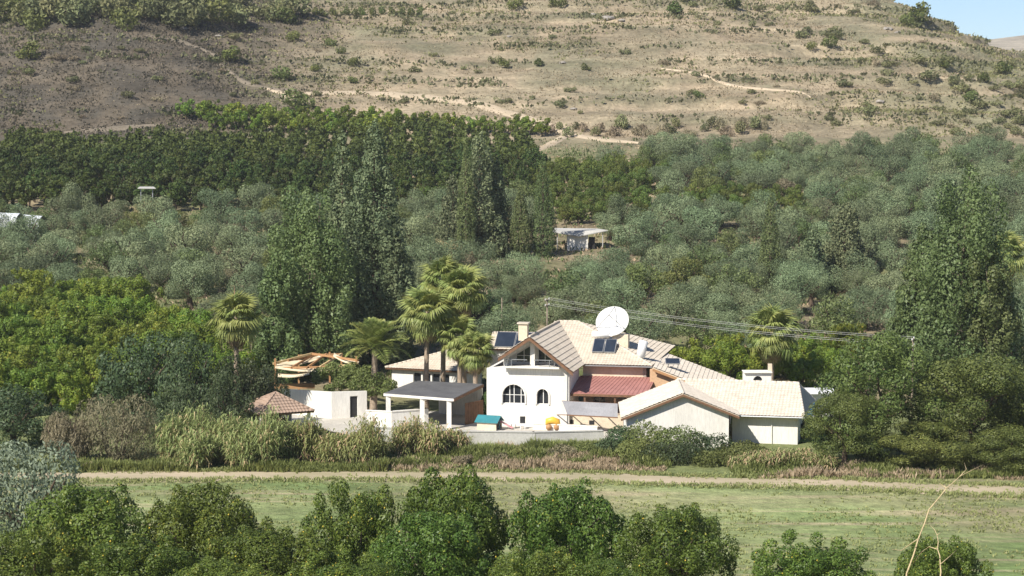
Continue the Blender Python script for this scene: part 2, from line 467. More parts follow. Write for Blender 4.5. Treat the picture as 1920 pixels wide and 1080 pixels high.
M['path'] = surf('path_earth', (0.50, 0.41, 0.30), (0.40, 0.33, 0.235), 0.3, 0.95, 0.05, 0.5, 4)
M['shaded_path'] = surf('shaded_path_earth', (0.23, 0.195, 0.15), (0.17, 0.145, 0.11), 0.3, 0.95, 0.05, 0.5, 4)  # path earth darkened to sit in the painted cloud shade
strip('farm_track', [(-70, 151.5), (XA(300, 153.5), 153.5), (XA(620, 154), 154), (XA(960, 153.6), 153.6), (XA(1300, 151.5), 151.5), (XA(1600, 149.5), 149.5), (XA(1920, 147), 147), (70, 143)],
      5.2, M['track'], 0.05, 1.3, 0.35, 7)
for pts, wd in (([(500, 168), (560, 180), (700, 175), (820, 185), (900, 197), (960, 215), (1010, 235), (1060, 248), (1120, 262), (1200, 270)], 3.8),
                ([(1062, 250), (1050, 262), (1020, 278), (980, 292)], 2.4),
                ([(270, 72), (350, 78), (400, 100), (430, 140), (470, 163), (560, 172)], 1.8),
                ([(1240, 130), (1340, 152), (1440, 170), (1520, 190)], 1.1),
                ([(120, 250), (200, 243), (300, 236)], 3.0)):
    w = [hit(a, b, 380) for a, b in pts]
    strip('hill_path', [(p.x, p.y) for p in w if p], wd, M['shaded_path'] if pts[0][0] < 300 else M['path'], 0.3, 2.0, 0.3, 5)

# ================================================================ plants
def unit(v):
    return v / np.maximum(np.linalg.norm(v, axis=-1, keepdims=True), 1e-9)
def rdirs(n, r):
    return unit(r.normal(size=(n, 3)))
def leaf_arrays(P, Nn, size, aspect, r, jit=0.6, hang=0.0):
    n = len(P)
    Nn = unit(Nn + jit * r.normal(size=(n, 3)))
    T = rdirs(n, r)
    if hang: T = T * (1 - hang) + np.array((0, 0, -1.0)) * hang
    T = unit(T - Nn * (T * Nn).sum(1, keepdims=True))
    B = np.cross(Nn, T)
    s = (size * (0.5 + 0.45 * r.random(n) + .6 * r.random(n) ** 3))[:, None]
    V = np.stack([P - T * s * .5, P + B * s * aspect * .5 + T * s * .08, P + T * s * .5, P - B * s * aspect * .5 + T * s * .08], 1).reshape(-1, 3)
    Fc = np.arange(4 * n).reshape(n, 4)
    return V, Fc
def lobe_points(lobes, n, r, shell=0.35, keep_in=0.12, flat_bottom=None):
    C = np.array([l[0] for l in lobes], float); R = np.array([l[1] if hasattr(l[1], '__len__') else (l[1],) * 3 for l in lobes], float)
    area = (R.prod(1)) ** (2 / 3); pr = area / area.sum()
    k = r.choice(len(lobes), size=int(n * 1.9), p=pr)
    d = rdirs(len(k), r)
    f = 1 - shell * r.random(len(k)) ** 1.6
    P = C[k] + R[k] * d * f[:, None]
    # drop what lies deep inside another lobe
    ins = np.zeros(len(k), bool)
    for i in range(len(lobes)):
        q = (((P - C[i]) / R[i]) ** 2).sum(1)
        ins |= (q < 0.6) & (k != i)
    ok = ~ins | (r.random(len(k)) < keep_in)
    P, d, k = P[ok], d[ok], k[ok]
    Nn = unit(d / R[k])
    if len(P) > n: P, Nn, k = P[:n], Nn[:n], k[:n]
    return P, Nn, k
def crown_mesh(name, lobes, n, size, aspect, mat, r, shell=.35, jit=.6, hang=0.0, keep=.12):
    P, Nn, k = lobe_points(lobes, n, r, shell, keep)
    V, Fc = leaf_arrays(P, Nn, size, aspect, r, jit, hang)
    lv = r.random(len(lobes))
    v = np.clip(0.65 * r.random(len(P)) + 0.35 * lv[k], 0, 1)
    v[r.random(len(P)) < 0.02] = 1.0
    return mesh_np(name, V, Fc, mat, v)
def limb(mb, a, b, r0, r1, r, n=6, seg=4, wob=0.12):
    a = Vector(a); b = Vector(b); L = (b - a).length
    pts = [a.lerp(b, t / seg) + Vector(r.normal(size=3)) * (L * wob * math.sin(math.pi * t / seg) * .5) for t in range(seg + 1)]
    mb.tube(pts, [r0 + (r1 - r0) * t / seg for t in range(seg + 1)], n, False)
    return pts
def finish_mb(mb, name, mat):
    return mesh_py(name, mb.v, mb.f, mat, True)

class Kind:
    """a plant form: list of (part name, mesh)"""
    def __init__(s, parts): s.parts = parts
def put(name, kind, x, y, rz=None, sc=1.0, z=None):
    e = empty(name, (x, y, (hz(x, y) if z is None else z) - 0.05), rz=random.random() * 6.28 if rz is None else rz, sc=sc)
    for pn, me in kind.parts: link(pn, me, e)
    return e

def citrus(seed, R, H, n, size, mat, fruit=0, nl=34):
    r = np.random.default_rng(seed)
    cz = H * .54; main = np.array((R, R * (0.9 + .2 * r.random()), H * .48))
    lobes = [((0, 0, cz), main * .52)]
    for i in range(nl):
        d = rdirs(1, r)[0]; d[2] = d[2] * .95 + .12; d = unit(d)
        if i < nl * .45: lobes.append((np.array((0, 0, cz)) + d * main * (.56 + .24 * r.random()), R * (.2 + .13 * r.random()) * np.array((1, 1, .95))))
        else: lobes.append((np.array((0, 0, cz)) + d * main * (.82 + .24 * r.random()), R * (.08 + .09 * r.random()) * np.array((1, 1, 1.0 + .7 * r.random()))))
    cm = crown_mesh('citrus_crown', lobes, n, size, .52, mat, r, .34, .42, 0.0, .05)
    mb = MB(); tr = limb(mb, (0, 0, -.3), (0.1, 0, H * .3), R * .075, R * .06, r, 8, 3)
    for i in range(5):
        a = i * 1.26 + r.random(); limb(mb, tr[-1], (math.cos(a) * R * .6, math.sin(a) * R * .6, H * (.55 + .25 * r.random())), R * .04, R * .012, r)
    parts = [('trunk', finish_mb(mb, 'citrus_trunk', M['bark'])), ('crown', cm)]
    if fruit:
        P, Nn, k = lobe_points(lobes, fruit, r, .12, 0)
        o = np.array([(1, 0, 0), (-1, 0, 0), (0, 1, 0), (0, -1, 0), (0, 0, 1), (0, 0, -1)]) * .055
        tri = np.array([(0, 2, 4), (2, 1, 4), (1, 3, 4), (3, 0, 4), (2, 0, 5), (1, 2, 5), (3, 1, 5), (0, 3, 5)])
        V = (P[:, None, :] + o[None]).reshape(-1, 3); Fc = (np.arange(len(P))[:, None, None] * 6 + tri[None]).reshape(-1, 3)
        parts.append(('fruit', mesh_np('citrus_fruit', V, Fc, M['fruit'], smooth=True)))
    return Kind(parts)
def olive(seed, R, H, n, size, mat='olive', nl=16):
    r = np.random.default_rng(seed)
    lobes = []
    for i in range(nl):
        a = r.random() * 6.28; rr = R * .72 * math.sqrt(r.random()); zz = H * (.30 + .54 * r.random() * (1 - .45 * (rr / R) ** 2))
        q = R * (.24 + .2 * r.random()); lobes.append(((math.cos(a) * rr, math.sin(a) * rr, zz), (q, q, q * .85)))
    lobes.append(((0, 0, H * .52), (R * .62, R * .62, H * .3)))
    cm = crown_mesh('olive_crown', lobes, n, size, .42, M[mat], r, .5, .5)
    mb = MB(); tr = limb(mb, (0, 0, -.3), (.15, 0, H * .26), R * .12, R * .09, r, 8, 3)
    for i in range(6):
        a = i * 1.05 + r.random() * .6; limb(mb, tr[-1], (math.cos(a) * R * .62, math.sin(a) * R * .62, H * (.5 + .28 * r.random())), R * .055, R * .012, r)
    return Kind([('trunk', finish_mb(mb, 'olive_trunk', M['bark'])), ('crown', cm)])
def cypress(seed, R, H, n, size=.26, mat='spire'):
    """slim, dense, pointed spire"""
    r = np.random.default_rng(seed); lobes = []
    pf = lambda t: (.62 + .38 * min(1, t / .22)) * (1 - max(0, (t - .22) / .78)) ** .72
    for k in range(15):
        t = .03 + .065 * k; lobes.append(((0, 0, H * t), (R * .76 * pf(t) + .05, R * .76 * pf(t) + .05, H * .06)))
    for i in range(44):
        t = (i + r.random()) / 44; a = i * 2.4 + r.random(); p = pf(t); q = R * (.06 + .2 * p)
        lobes.append(((math.cos(a) * R * p * .74, math.sin(a) * R * p * .74, H * (.02 + .97 * t)), (q, q, q * 3.2)))
    cm = crown_mesh('cypress_crown', lobes, n, size, .5, M[mat], r, .25, .35, .4, .04)
    mb = MB(); limb(mb, (0, 0, -.3), (0, 0, H * .9), R * .14, .03, r, 8, 6, .01)
    for i in range(8):
        a = i * 2.4; z = H * (.12 + .08 * i); limb(mb, (0, 0, z), (math.cos(a) * R * .4, math.sin(a) * R * .4, z + R * .9), R * .05, .02, r, 5, 3)
    return Kind([('trunk', finish_mb(mb, 'cypress_trunk', M['bark'])), ('crown', cm)])
def plume_tree(seed, R, H, n, mat, size=.4, taper=.55, low=.06, nl=90, bark='pale_bark', lean=0.0, vertical=1.9, heads=3):
    """tall loose tree of upright plumes with several leading shoots"""
    r = np.random.default_rng(seed); lobes = []
    hd = [(r.normal() * R * .22, r.normal() * R * .22, 1 - .16 * i * r.random()) for i in range(heads)]
    for i in range(nl):
        t = r.random() ** .85; h = hd[i % heads]
        prof = (1 - t) ** taper * (0.6 + .4 * min(1, t / .15))
        a = r.random() * 6.28; rr = R * prof * (.25 + .7 * math.sqrt(r.random()))
        q = R * (.13 + .13 * r.random()) * (.55 + .6 * prof)
        q *= .75 + .6 * r.random()
        lobes.append(((h[0] * t + math.cos(a) * rr + lean * t, h[1] * t + math.sin(a) * rr, H * (low + (h[2] - low - .02) * t)), (q, q, q * vertical)))
    for k in range(7):
        t = .06 + .13 * k; prof = (1 - t) ** taper; lobes.append(((lean * t, 0, H * t), (R * .5 * prof, R * .5 * prof, H * .11)))
    cm = crown_mesh('tall_crown', lobes, n, size, .62, M[mat], r, .45, .42, .2, .3)
    mb = MB(); tr = limb(mb, (0, 0, -.3), (lean * .5, 0, H * .55), R * .09, R * .05, r, 8, 5, .03)
    for h in hd: limb(mb, tr[3], (h[0] + lean, h[1], H * h[2] * .93), R * .045, .03, r, 6, 5, .04)
    for i in range(12):
        a = i * 2.4; z = .14 + .055 * i; limb(mb, (lean * z, 0, H * z * .8), (math.cos(a) * R * .6 * (1 - z), math.sin(a) * R * .6 * (1 - z), H * (z * .8 + .14)), R * .03, .02, r, 5, 3)
    return Kind([('trunk', finish_mb(mb, 'tall_trunk', M[bark])), ('crown', cm)])
def conifer(seed, R, H, n, size=.33, power=.8, heads=1):
    """dense dark conifer: tapered body of upswept clumps and a pointed leader"""
    r = np.random.default_rng(seed); lobes = []
    hd = [(0, 0, 1)] + [(r.normal() * R * .3, r.normal() * R * .3, .8 + .12 * r.random()) for _ in range(heads - 1)]
    for h in hd:
        m = int(70 / heads) + 20
        for i in range(m):
            t = (i + r.random()) / m; prof = (1 - t) ** power * (.62 + .38 * min(1, t / .2)) + .03
            a = i * 2.4 + r.random() * 1.5; rr = R * prof * (.5 + .42 * r.random()); q = R * (.11 + .12 * r.random()) * (.32 + .9 * prof)
            lobes.append(((h[0] + math.cos(a) * rr, h[1] + math.sin(a) * rr, H * h[2] * (.03 + .96 * t)), (q, q, q * (1.7 + .8 * r.random()))))
        for k in range(9):
            t = .05 + .1 * k; prof = (1 - t) ** power; lobes.append(((h[0] * t, h[1] * t, H * h[2] * t), (R * .68 * prof, R * .68 * prof, H * .09)))
    cm = crown_mesh('conifer_crown', lobes, n, size, .58, M['cypress'], r, .38, .45, .2)
    mb = MB(); limb(mb, (0, 0, -.3), (0, 0, H * .92), R * .11, .03, r, 8, 6, .005)
    for i in range(10):
        a = i * 2.4; z = H * (.08 + .07 * i); limb(mb, (0, 0, z), (math.cos(a) * R * .5 * (1 - i / 12), math.sin(a) * R * .5 * (1 - i / 12), z + R * .5), R * .04, .02, r, 5, 3)
    return Kind([('trunk', finish_mb(mb, 'conifer_trunk', M['bark'])), ('crown', cm)])
def tier_tree(seed, R, H, n, mat, size=.3, nl=60, flat=.5, low=.12):
    """broad dark tree whose foliage sits in shelving clumps"""
    r = np.random.default_rng(seed); lobes = []; k = 0
    for i in range(nl):
        t = r.random(); prof = math.sqrt(max(0.02, 1 - (2 * t - .75) ** 2 / 1.6)) if t > .35 else .88 + .3 * t
        a = r.random() * 6.28; rr = R * prof * (.45 + .5 * math.sqrt(r.random()))
        q = R * (.17 + .17 * r.random())
        lobes.append(((math.cos(a) * rr, math.sin(a) * rr, H * (low + (.9 - low) * t)), (q, q, q * (flat + .2 * r.random()))))
    lobes.append(((0, 0, H * .48), (R * .44, R * .44, H * .32)))
    cm = crown_mesh('broad_crown', lobes, n, size, .5, M[mat], r, .36, .36)
    mb = MB(); tr = limb(mb, (0, 0, -.3), (.2, .1, H * .3), R * .08, R * .06, r, 8, 3)
    for i in range(8):
        a = i * .8 + r.random() * .5; limb(mb, tr[-1], (math.cos(a) * R * .6, math.sin(a) * R * .6, H * (.45 + .4 * r.random())), R * .045, .03, r)
    return Kind([('trunk', finish_mb(mb, 'broad_trunk', M['bark'])), ('crown', cm)])
def bush(seed, R, H, n, size, mat, nl=12, hang=0.0, aspect=.5, name='bush', shell=.5, low=.28):
    r = np.random.default_rng(seed); lobes = []
    for i in range(nl):
        a = r.random() * 6.28; rr = R * .62 * math.sqrt(r.random()); q = R * (.28 + .2 * r.random())
        lobes.append(((math.cos(a) * rr, math.sin(a) * rr, H * (low + .5 * r.random() * (1 - .4 * rr / R))), (q, q, min(q, H * .4))))
    return crown_mesh(name, lobes, n, size, aspect, M[mat], r, shell, .7, hang)
def stems(seed, R, H, k, bark='bark', rad=.05):
    r = np.random.default_rng(seed); mb = MB()
    for i in range(k):
        a = r.random() * 6.28; limb(mb, (math.cos(a) * R * .12, math.sin(a) * R * .12, -.2), (math.cos(a) * R * .6, math.sin(a) * R * .6, H * (.5 + .3 * r.random())), rad, rad * .3, r, 5, 3)
    return finish_mb(mb, 'stems', M[bark])

# ---- palms: every frond is a part
def fan_frond(seed, dead=False, pet=.95, L=1.05):
    r = np.random.default_rng(seed); V = []; Fc = []; vv = []
    def quad(a, b, c, d): n = len(V); V.extend([a, b, c, d]); Fc.append((n, n + 1, n + 2, n + 3)); vv.append(r.random())
    for k in range(3):   # petiole as three flat faces
        t0, t1 = k / 3, (k + 1) / 3
        for s in (1, -1):
            quad((pet * t0, -.03, .02 * s), (pet * t1, -.025, .02 * s), (pet * t1, .025, .02 * s), (pet * t0, .03, .02 * s))
    nb = 26
    for i in range(nb):
        a = math.radians(-112 + 224 * i / (nb - 1)); ln = L * (1 - .22 * abs(i / (nb - 1) - .5) * 2) * (.9 + .2 * r.random())
        dx, dy = math.cos(a), math.sin(a); px, py = -dy, dx
        up = .10 * math.cos(a * .8); w = .058
        p0 = np.array((pet, 0, 0)); m = p0 + np.array((dx * ln * .55, dy * ln * .55, up)); e = p0 + np.array((dx * ln * .97, dy * ln * .97, up - .30 * (1 + .6 * r.random())))
        q = np.array((px, py, 0.35 * (1 if i % 2 else -1)))
        quad(tuple(p0), tuple(m - q * w), tuple(m), tuple(m)) if False else None
        n = len(V); V.extend([tuple(p0), tuple(m - q * w), tuple(e), tuple(m + q * w)]); Fc.append((n, n + 1, n + 2, n + 3)); vv.append(r.random())
    return mesh_np('fan_frond', np.array(V), np.array(Fc), M['palm_dead'] if dead else M['palm'], vv)
def feather_frond(seed, L=1.9):
    r = np.random.default_rng(seed); V = []; Fc = []; vv = []
    def P(t): return np.array((L * t * (1 - .10 * t), 0, L * (.22 * t - .45 * t * t)))
    for k in range(7):
        a, b = P(k / 7), P((k + 1) / 7); n = len(V); w = .03 * (1 - k / 8)
        V.extend([a + (0, -w, 0), b + (0, -w, 0), b + (0, w, 0), a + (0, w, 0)]); Fc.append((n, n + 1, n + 2, n + 3)); vv.append(.3)
    for k in range(22):
        t = .12 + .86 * k / 21; c = P(t); ln = .5 * math.sin(math.pi * (.16 + .8 * t)) + .1
        for s in (-1, 1):
            e = c + np.array((ln * .62, s * ln * .85, .12 * ln - .1 * r.random())); n = len(V)
            d = np.array((.045, 0, 0)); mid = (c + e) / 2 + (0, 0, .04)
            V.extend([c - d * .3, mid - d, e, mid + d]); Fc.append((n, n + 1, n + 2, n + 3)); vv.append(r.random())
    return mesh_np('feather_frond', np.array(V), np.array(Fc), M['palm'], vv)
FAN = [fan_frond(i) for i in range(3)]; FAN_DEAD = [fan_frond(20 + i, True, .8, .9) for i in range(2)]; FEATHER = [feather_frond(i) for i in range(3)]
def palm(x, y, zc, label, R=2.2, nf=44, ndead=8, skirt=True, feather=False, trunk_r=.2, spear=False, group=None):
    z0 = hz(x, y); e = empty('feather_palm' if feather else 'fan_palm', (x, y, z0), label, 'palm tree', group)
    h = zc - z0; mb = MB(); pts = []; rad = []
    for k in range(13):
        t = k / 12; pts.append((.12 * math.sin(t * 2 + x), .1 * math.sin(t * 1.7 + y), -.3 + (h + .2) * t)); rad.append(trunk_r * (1.35 - .5 * t + (.25 if t < .05 else 0)) * (1 + .05 * (k % 2)))
    mb.tube(pts, rad, 10)
    link('trunk', finish_mb(mb, 'palm_trunk', M['palm_bark']), e)
    top = Vector((pts[-1][0], pts[-1][1], h)); base = R / 1.55
    for i in range(nf + ndead):
        dead = i >= nf; t = i / nf if not dead else 1
        el = (84 - 138 * t ** .8) if not dead else random.uniform(-84, -62)
        if feather: el = 86 - 92 * t
        az = i * 2.39996 + random.uniform(-.2, .2)
        o = link('dead_frond' if dead else 'frond', random.choice(FEATHER if feather else FAN_DEAD if dead else FAN), e)
        sc = base * random.uniform(.85, 1.1) * (0.85 if t < .12 else 1)
        o.scale = (sc, sc, sc)
        o.location = top + Vector((0, 0, -.5 * t * (0 if feather else 1) - (.35 if dead else 0)))
        o.rotation_euler = (random.uniform(-.35, .35), -math.radians(el + random.uniform(-7, 7)), az)
    if spear:
        mb = MB(); mb.tube([(0, 0, h), (.05, 0, h + 1.2), (.0, 0, h + 2.6)], [.09, .12, .02], 6)
        o = link('flower_spike', finish_mb(mb, 'flower_spike', M['palm_dead']), e)
    return e

# ---- labels that single plants out
ORD = ['leftmost'] + [w + ' from left' for w in 'second third fourth fifth sixth seventh eighth ninth tenth eleventh twelfth thirteenth fourteenth fifteenth sixteenth seventeenth eighteenth nineteenth twentieth twenty-first twenty-second twenty-third twenty-fourth twenty-fifth twenty-sixth twenty-seventh twenty-eighth twenty-ninth thirtieth'.split()]
REG = []
def reg(o, look, where, cat, group):
    REG.append((o, look, where, cat, group)); return o
def name_all():
    by = {}
    for it in REG: by.setdefault((it[1], it[2]), []).append(it)
    for (look, where), its in by.items():
        its.sort(key=lambda it: PX(it[0].location.x, it[0].location.y, it[0].location.z)[0])
        n = len(its)
        for i, it in enumerate(its):
            if n == 1: lab = f'{look} {where}'
            else:
                w = 'left one' if n == 2 and i == 0 else 'right one' if n == 2 else 'rightmost' if i == n - 1 else ORD[min(i, len(ORD) - 1)]
                lab = f'{look}, {w}, {where}'
            tag(it[0], lab, it[3], it[4])
def sector(px):
    for lim, s in ((160, 'at the left edge'), (330, 'left of the small roof'), (520, 'left of the tall conifers'), (760, 'behind the tall conifers'), (900, 'behind the fan palms'), (1030, 'behind the gabled facade'),
                   (1190, 'behind the satellite dish'), (1330, 'behind the solar tanks'), (1440, 'left of the lone cypress'), (1570, 'right of the lone cypress'), (1720, 'left of the tall poplar'), (1860, 'behind the tall poplar')):
        if px < lim: return s
    return 'at the right edge'

# ================================================================ planting
def inpoly(px, py, poly):
    c = False; j = len(poly) - 1
    for i in range(len(poly)):
        if (poly[i][1] > py) != (poly[j][1] > py) and px < (poly[j][0] - poly[i][0]) * (py - poly[i][1]) / (poly[j][1] - poly[i][1]) + poly[i][0]: c = not c
        j = i
    return c
def depth_word(y, edges, names):
    for e, n in zip(edges, names):
        if y < e: return n
    return names[-1]

# ---- foreground citrus row on the slope below the camera
CIT = [citrus(100 + i, 2.9, 5.0, 28000, .16, M['citrus'], 40, 64) for i in range(4)]
def front_citrus(px, top, Y, w, k, lab, rz):
    x = XA(px, Y) ; z = hz(x, Y); H = U(px, top, Y).z - z; sc = w / F * Y / 5.9
    o = put('citrus_tree', CIT[k], x, Y, rz, (sc, sc, H / 5.15)); tag(o, lab, 'citrus tree', 'citrus trees along the bottom of the picture')
    for c in o.children:
        if c.name.startswith('fruit'): c['kind'] = 'stuff'
for a in (
    (150, 905, 101, 250, 0, 'dark green citrus tree in the back row, beside the silvery olive', .3),
    (378, 912, 101, 245, 1, 'rounded citrus tree in the back row, second from the silvery olive', 1.2),
    (655, 900, 101, 205, 2, 'citrus tree in the back row just left of the tallest one', 2.2),
    (850, 884, 102, 225, 3, 'tallest citrus tree in the back row, below the carport', 4.0),
    (1062, 903, 101, 225, 0, 'citrus tree right of the tallest one with a dark right side', 2.9),
    (1272, 950, 97, 225, 1, 'citrus tree standing clear, shading the meadow on its right', 5.1),
    (1528, 1000, 95, 225, 2, 'low round citrus tree alone at the bottom, below the garage', 0.4),
    (1772, 1008, 93, 185, 3, 'small citrus tree behind the dry yellow stalks', 1.0),
    (30, 985, 90, 230, 2, 'citrus tree in the bottom left corner of the picture', 3.3),
    (250, 1010, 89, 240, 3, 'front citrus tree below the gap by the silvery olive', 5.6),
    (500, 985, 91, 230, 0, 'front citrus tree between the rounded one and the third one', 1.7),
    (805, 958, 93, 225, 1, 'yellow-tinged citrus tree in front of the tallest one', 3.7),
    (640, 1035, 87, 220, 2, 'lowest front citrus tree left of the yellow-tinged one', 0.9),
    (1005, 1030, 90, 190, 3, 'low front citrus tree under the dark gap right of centre', 2.4),
    (1130, 1045, 89, 160, 0, 'small front citrus tree at the bottom right of centre', 4.4),
    (400, 1050, 86, 210, 1, 'half hidden citrus tree at the bottom edge left of centre', 2.0)):
    front_citrus(*a)

# ---- the silvery olive at the left
so = olive(41, 3.6, 5.6, 11000, .24, 'grey_olive', 24)
x = XA(40, 112); o = put('olive_tree', so, x, 112, 1.0, (1.0, 1.0, (U(40, 828, 112).z - hz(x, 112)) / 5.3)); tag(o, 'silvery olive tree at the left edge above the citrus trees', 'olive tree')

# ---- dry stalks near the camera
M['stalk'] = surf('dry_stalk', (0.56, 0.45, 0.27), (0.44, 0.35, 0.21), 8, 0.8, 0.1, 0.4, 20)
def stalk(label, Y, pts, br, r0):
    p0 = U(pts[0][0], pts[0][1], Y); g = hz(p0.x, Y); e = empty('dry_stalk', (p0.x, Y, g), label, 'dry plant')
    w = [Vector((p0.x - .1, Y, g - .1))] + [U(a, b, Y + .1 * i) for i, (a, b) in enumerate(pts)]
    d = []
    for a, b in zip(w[:-1], w[1:]): d += [a, a.lerp(b, .5) + Vector((.006, 0, .004))]
    d.append(w[-1])
    MB().tube(d, [r0 * (1 - .75 * i / (len(d) - 1)) for i in range(len(d))], 7).build('stem', M['stalk'], e, True)
    for bp in br:
        q = [U(a, b, Y + .12 * i) for i, (a, b) in enumerate(bp)]
        MB().tube(q, [r0 * .5 * (1 - .6 * i / (len(q) - 1)) for i in range(len(q))], 6).build('twig', M['stalk'], e, True)
stalk('tall dry yellow stalk leaning right in front of the meadow', 13.0, [(1700, 1075), (1722, 1010), (1742, 955), (1775, 915), (1800, 893), (1840, 873)],
      [[(1722, 1010), (1690, 1032), (1672, 1030)], [(1800, 893), (1812, 880), (1808, 868)], [(1775, 915), (1760, 905)]], .0065)
stalk('short dry branching stalk beside the tall leaning one', 12.4, [(1762, 1090), (1763, 1058), (1758, 1030), (1757, 1003), (1744, 985)],
      [[(1763, 1058), (1782, 1042), (1795, 1030)], [(1758, 1030), (1742, 1025), (1728, 1035), (1708, 1062)], [(1757, 1003), (1768, 996)]], .0055)

# ---- right: broad dark trees at the field edge
TIER = [tier_tree(61 + i, 5.0, 10.5, 27000, 'carob', .26, 46, .72) for i in range(3)]
def tier(px, top, Y, w, k, lab, rz, name='broad_tree', cat='tree'):
    x = XA(px, Y); z = hz(x, Y); H = U(px, top, Y).z - z; sc = w / F * Y / 9.6
    tag(put(name, TIER[k], x, Y, rz, (sc, sc, H / 10.2)), lab, cat, 'broad dark trees at the field edge')
for a in ((1655, 622, 161, 230, 0, 'broad dark green tree right of the garage, largest at the field edge', 1.1),
          (1835, 665, 160, 240, 1, 'broad dark green tree second from the garage at the right edge', 2.6),
          (1960, 690, 163, 220, 2, 'broad dark green tree cut off by the right edge of the picture', 0.3),
          (1590, 735, 158, 150, 1, 'smaller dark tree nearest the garage lawn', 4.1),
          (1740, 790, 157, 190, 2, 'low dark tree in front of the two broad ones', 5.2),
          (1905, 800, 156, 170, 0, 'low dark tree at the field edge in the lower right', 3.4)):
    tier(*a)
for px, top, Y, w, lab in ((1800, 325, 196, 270, 'tall ragged poplar rising above the dark trees on the right'), (1872, 460, 192, 150, 'slimmer poplar against the right side of the tall one'),
                           (1722, 430, 198, 140, 'slender poplar against the left side of the tall one')):
    x = XA(px, Y); H = U(px, top, Y).z - hz(x, Y); R = w / F * Y / 2
    tag(put('poplar_tree', plume_tree(int(px), R, H, 42000 if w > 150 else 16000, 'poplar', .33, .42, .05, 70 if w > 150 else 45), x, Y, .4), lab, 'poplar tree', 'tall poplars')

# ---- left: tall trees behind the garden
for px, top, Y, w, mat, tp, n, lab in (
    (582, 355, 206, 190, 'poplar', .35, 18000, 'tall leafy poplar behind the wooden pergola'),
    (520, 470, 203, 110, 'poplar', .4, 9000, 'lower poplar at the left of the tall leafy one'),
    (702, 228, 214, 225, 'cypress', .85, 24000, 'tallest conifer with a pointed top behind the pergola'),
    (742, 420, 211, 70, 'cypress', .5, 6000, 'short conifer at the right foot of the tallest one'),
    (642, 240, 226, 125, 'cypress', .75, 12000, 'ragged conifer behind and left of the tallest one'),
    (900, 252, 285, 145, 'cypress', .7, 13000, 'broad dark conifer in the clump right of the tallest one'),
    (850, 330, 283, 80, 'cypress', .5, 5000, 'left shoulder conifer of the dark clump'),
    (932, 300, 287, 55, 'cypress', .5, 5000, 'right shoulder conifer of the dark clump'),
    (1585, 385, 262, 105, 'cypress', .45, 9000, 'broad conifer right of the lone cypress'),
    (1525, 425, 258, 60, 'cypress', .5, 5000, 'small conifer just right of the lone cypress'),
    (1775, 335, 300, 90, 'cypress', .4, 8000, 'far conifer peering over the tall poplar')):
    x = XA(px, Y); H = U(px, top, Y).z - hz(x, Y); R = w / F * Y / 2
    if mat == 'cypress': kd_ = conifer(int(px * 3), R, H, int(n * 1.3), .36, tp, 2 if w > 150 and px > 800 else 1)
    else: kd_ = plume_tree(int(px * 3), R, H, int(n * 1.7), mat, .33, tp, .05, 80, 'pale_bark', 0, 2.0, 4)
    tag(put('conifer_tree' if mat == 'cypress' else 'poplar_tree', kd_, x, Y, .4), lab, 'conifer tree' if mat == 'cypress' else 'poplar tree', 'tall trees behind the house')
for px, top, Y, w, lab in ((874, 243, 281, 44, 'slim pointed cypress at the left of the dark clump'), (976, 342, 284, 46, 'shorter slim cypress left of the flat-roofed shed'), (1018, 290, 285, 54, 'taller slim cypress beside the flat-roofed shed'),
                           (1445, 364, 256, 50, 'lone slim cypress in the grove behind the right palm'), (683, 300, 222, 36, 'narrow cypress between the two tallest conifers')):
    x = XA(px, Y); H = U(px, top, Y).z - hz(x, Y); R = w / F * Y / 2
    tag(put('cypress_tree', cypress(int(px), R * 1.05, H, 8500), x, Y, 1.), lab, 'cypress tree', 'slim cypresses')

# ---- palms
def palm_at(px, pyc, Y, label, **kw):
    p = U(px, pyc, Y); return palm(p.x, Y, p.z, label, group='palms around the house', **kw)
palm_at(440, 592, 182, 'fan palm standing left of the wooden pergola, with a flower spike', R=2.3, spear=True)
palm_at(801, 582, 189.0, 'fan palm with a long bare trunk behind the carport', R=2.35)
palm_at(830, 523, 193, 'tallest fan palm of the cluster behind the carport', R=2.3)
palm_at(868, 538, 191, 'fan palm at the top right of the cluster behind the carport', R=2.2)
palm_at(860, 625, 188.5, 'low fan palm in front of the cluster, by the carport', R=1.9)
palm_at(893, 652, 187.0, 'lowest fan palm touching the gabled facade', R=1.7)
palm_at(1446, 618, 196, 'fan palm standing alone behind the garage', R=2.5)
palm_at(1888, 470, 214, 'fan palm with a brown skirt beside the tall poplar', R=2.2, ndead=26)
palm_at(700, 652, 187, 'low feathery palm between the pergola and the left wing', R=2.9, nf=46, ndead=0, feather=True, trunk_r=.28)

# ---- left: bright citrus orchard, dark shrubs, tamarisk
CB = [citrus(200 + i, 2.7, 5.0, 6500, .28, M['citrus_bright'], 0, 30) for i in range(4)]
OL = [olive(300 + i, 3.0 + .15 * i, 4.8 + .22 * (i * 3 % 5), 6800, .235, 'olive', 9 + 2 * i) for i in range(6)]
ON = [olive(320 + i, 3.0 + .2 * i, 4.9 + .25 * (i * 3 % 5), 10500, .185, 'olive', 10 + 3 * i) for i in range(5)]
GT = [tier_tree(340 + i, 3.0, 5.6, 4200, 'poplar' if i else 'hedge', .3, 30, .8, .1) for i in range(3)] + [olive(350, 2.6, 4.4, 3600, .28, 'tamarisk', 10)]
CM = [citrus(440 + i, 2.7, 5.0, 4200, .3, M['citrus_mid'], 0, 30) for i in range(3)]
CT = [citrus(430 + i, 1.75, 3.2, 1300, .36, M['citrus_bright'], 0, 16) for i in range(2)]
CF = [citrus(400 + i, 1.75, 3.7, 1300, .36, M['citrus_shaded'], 0, 16) for i in range(4)]
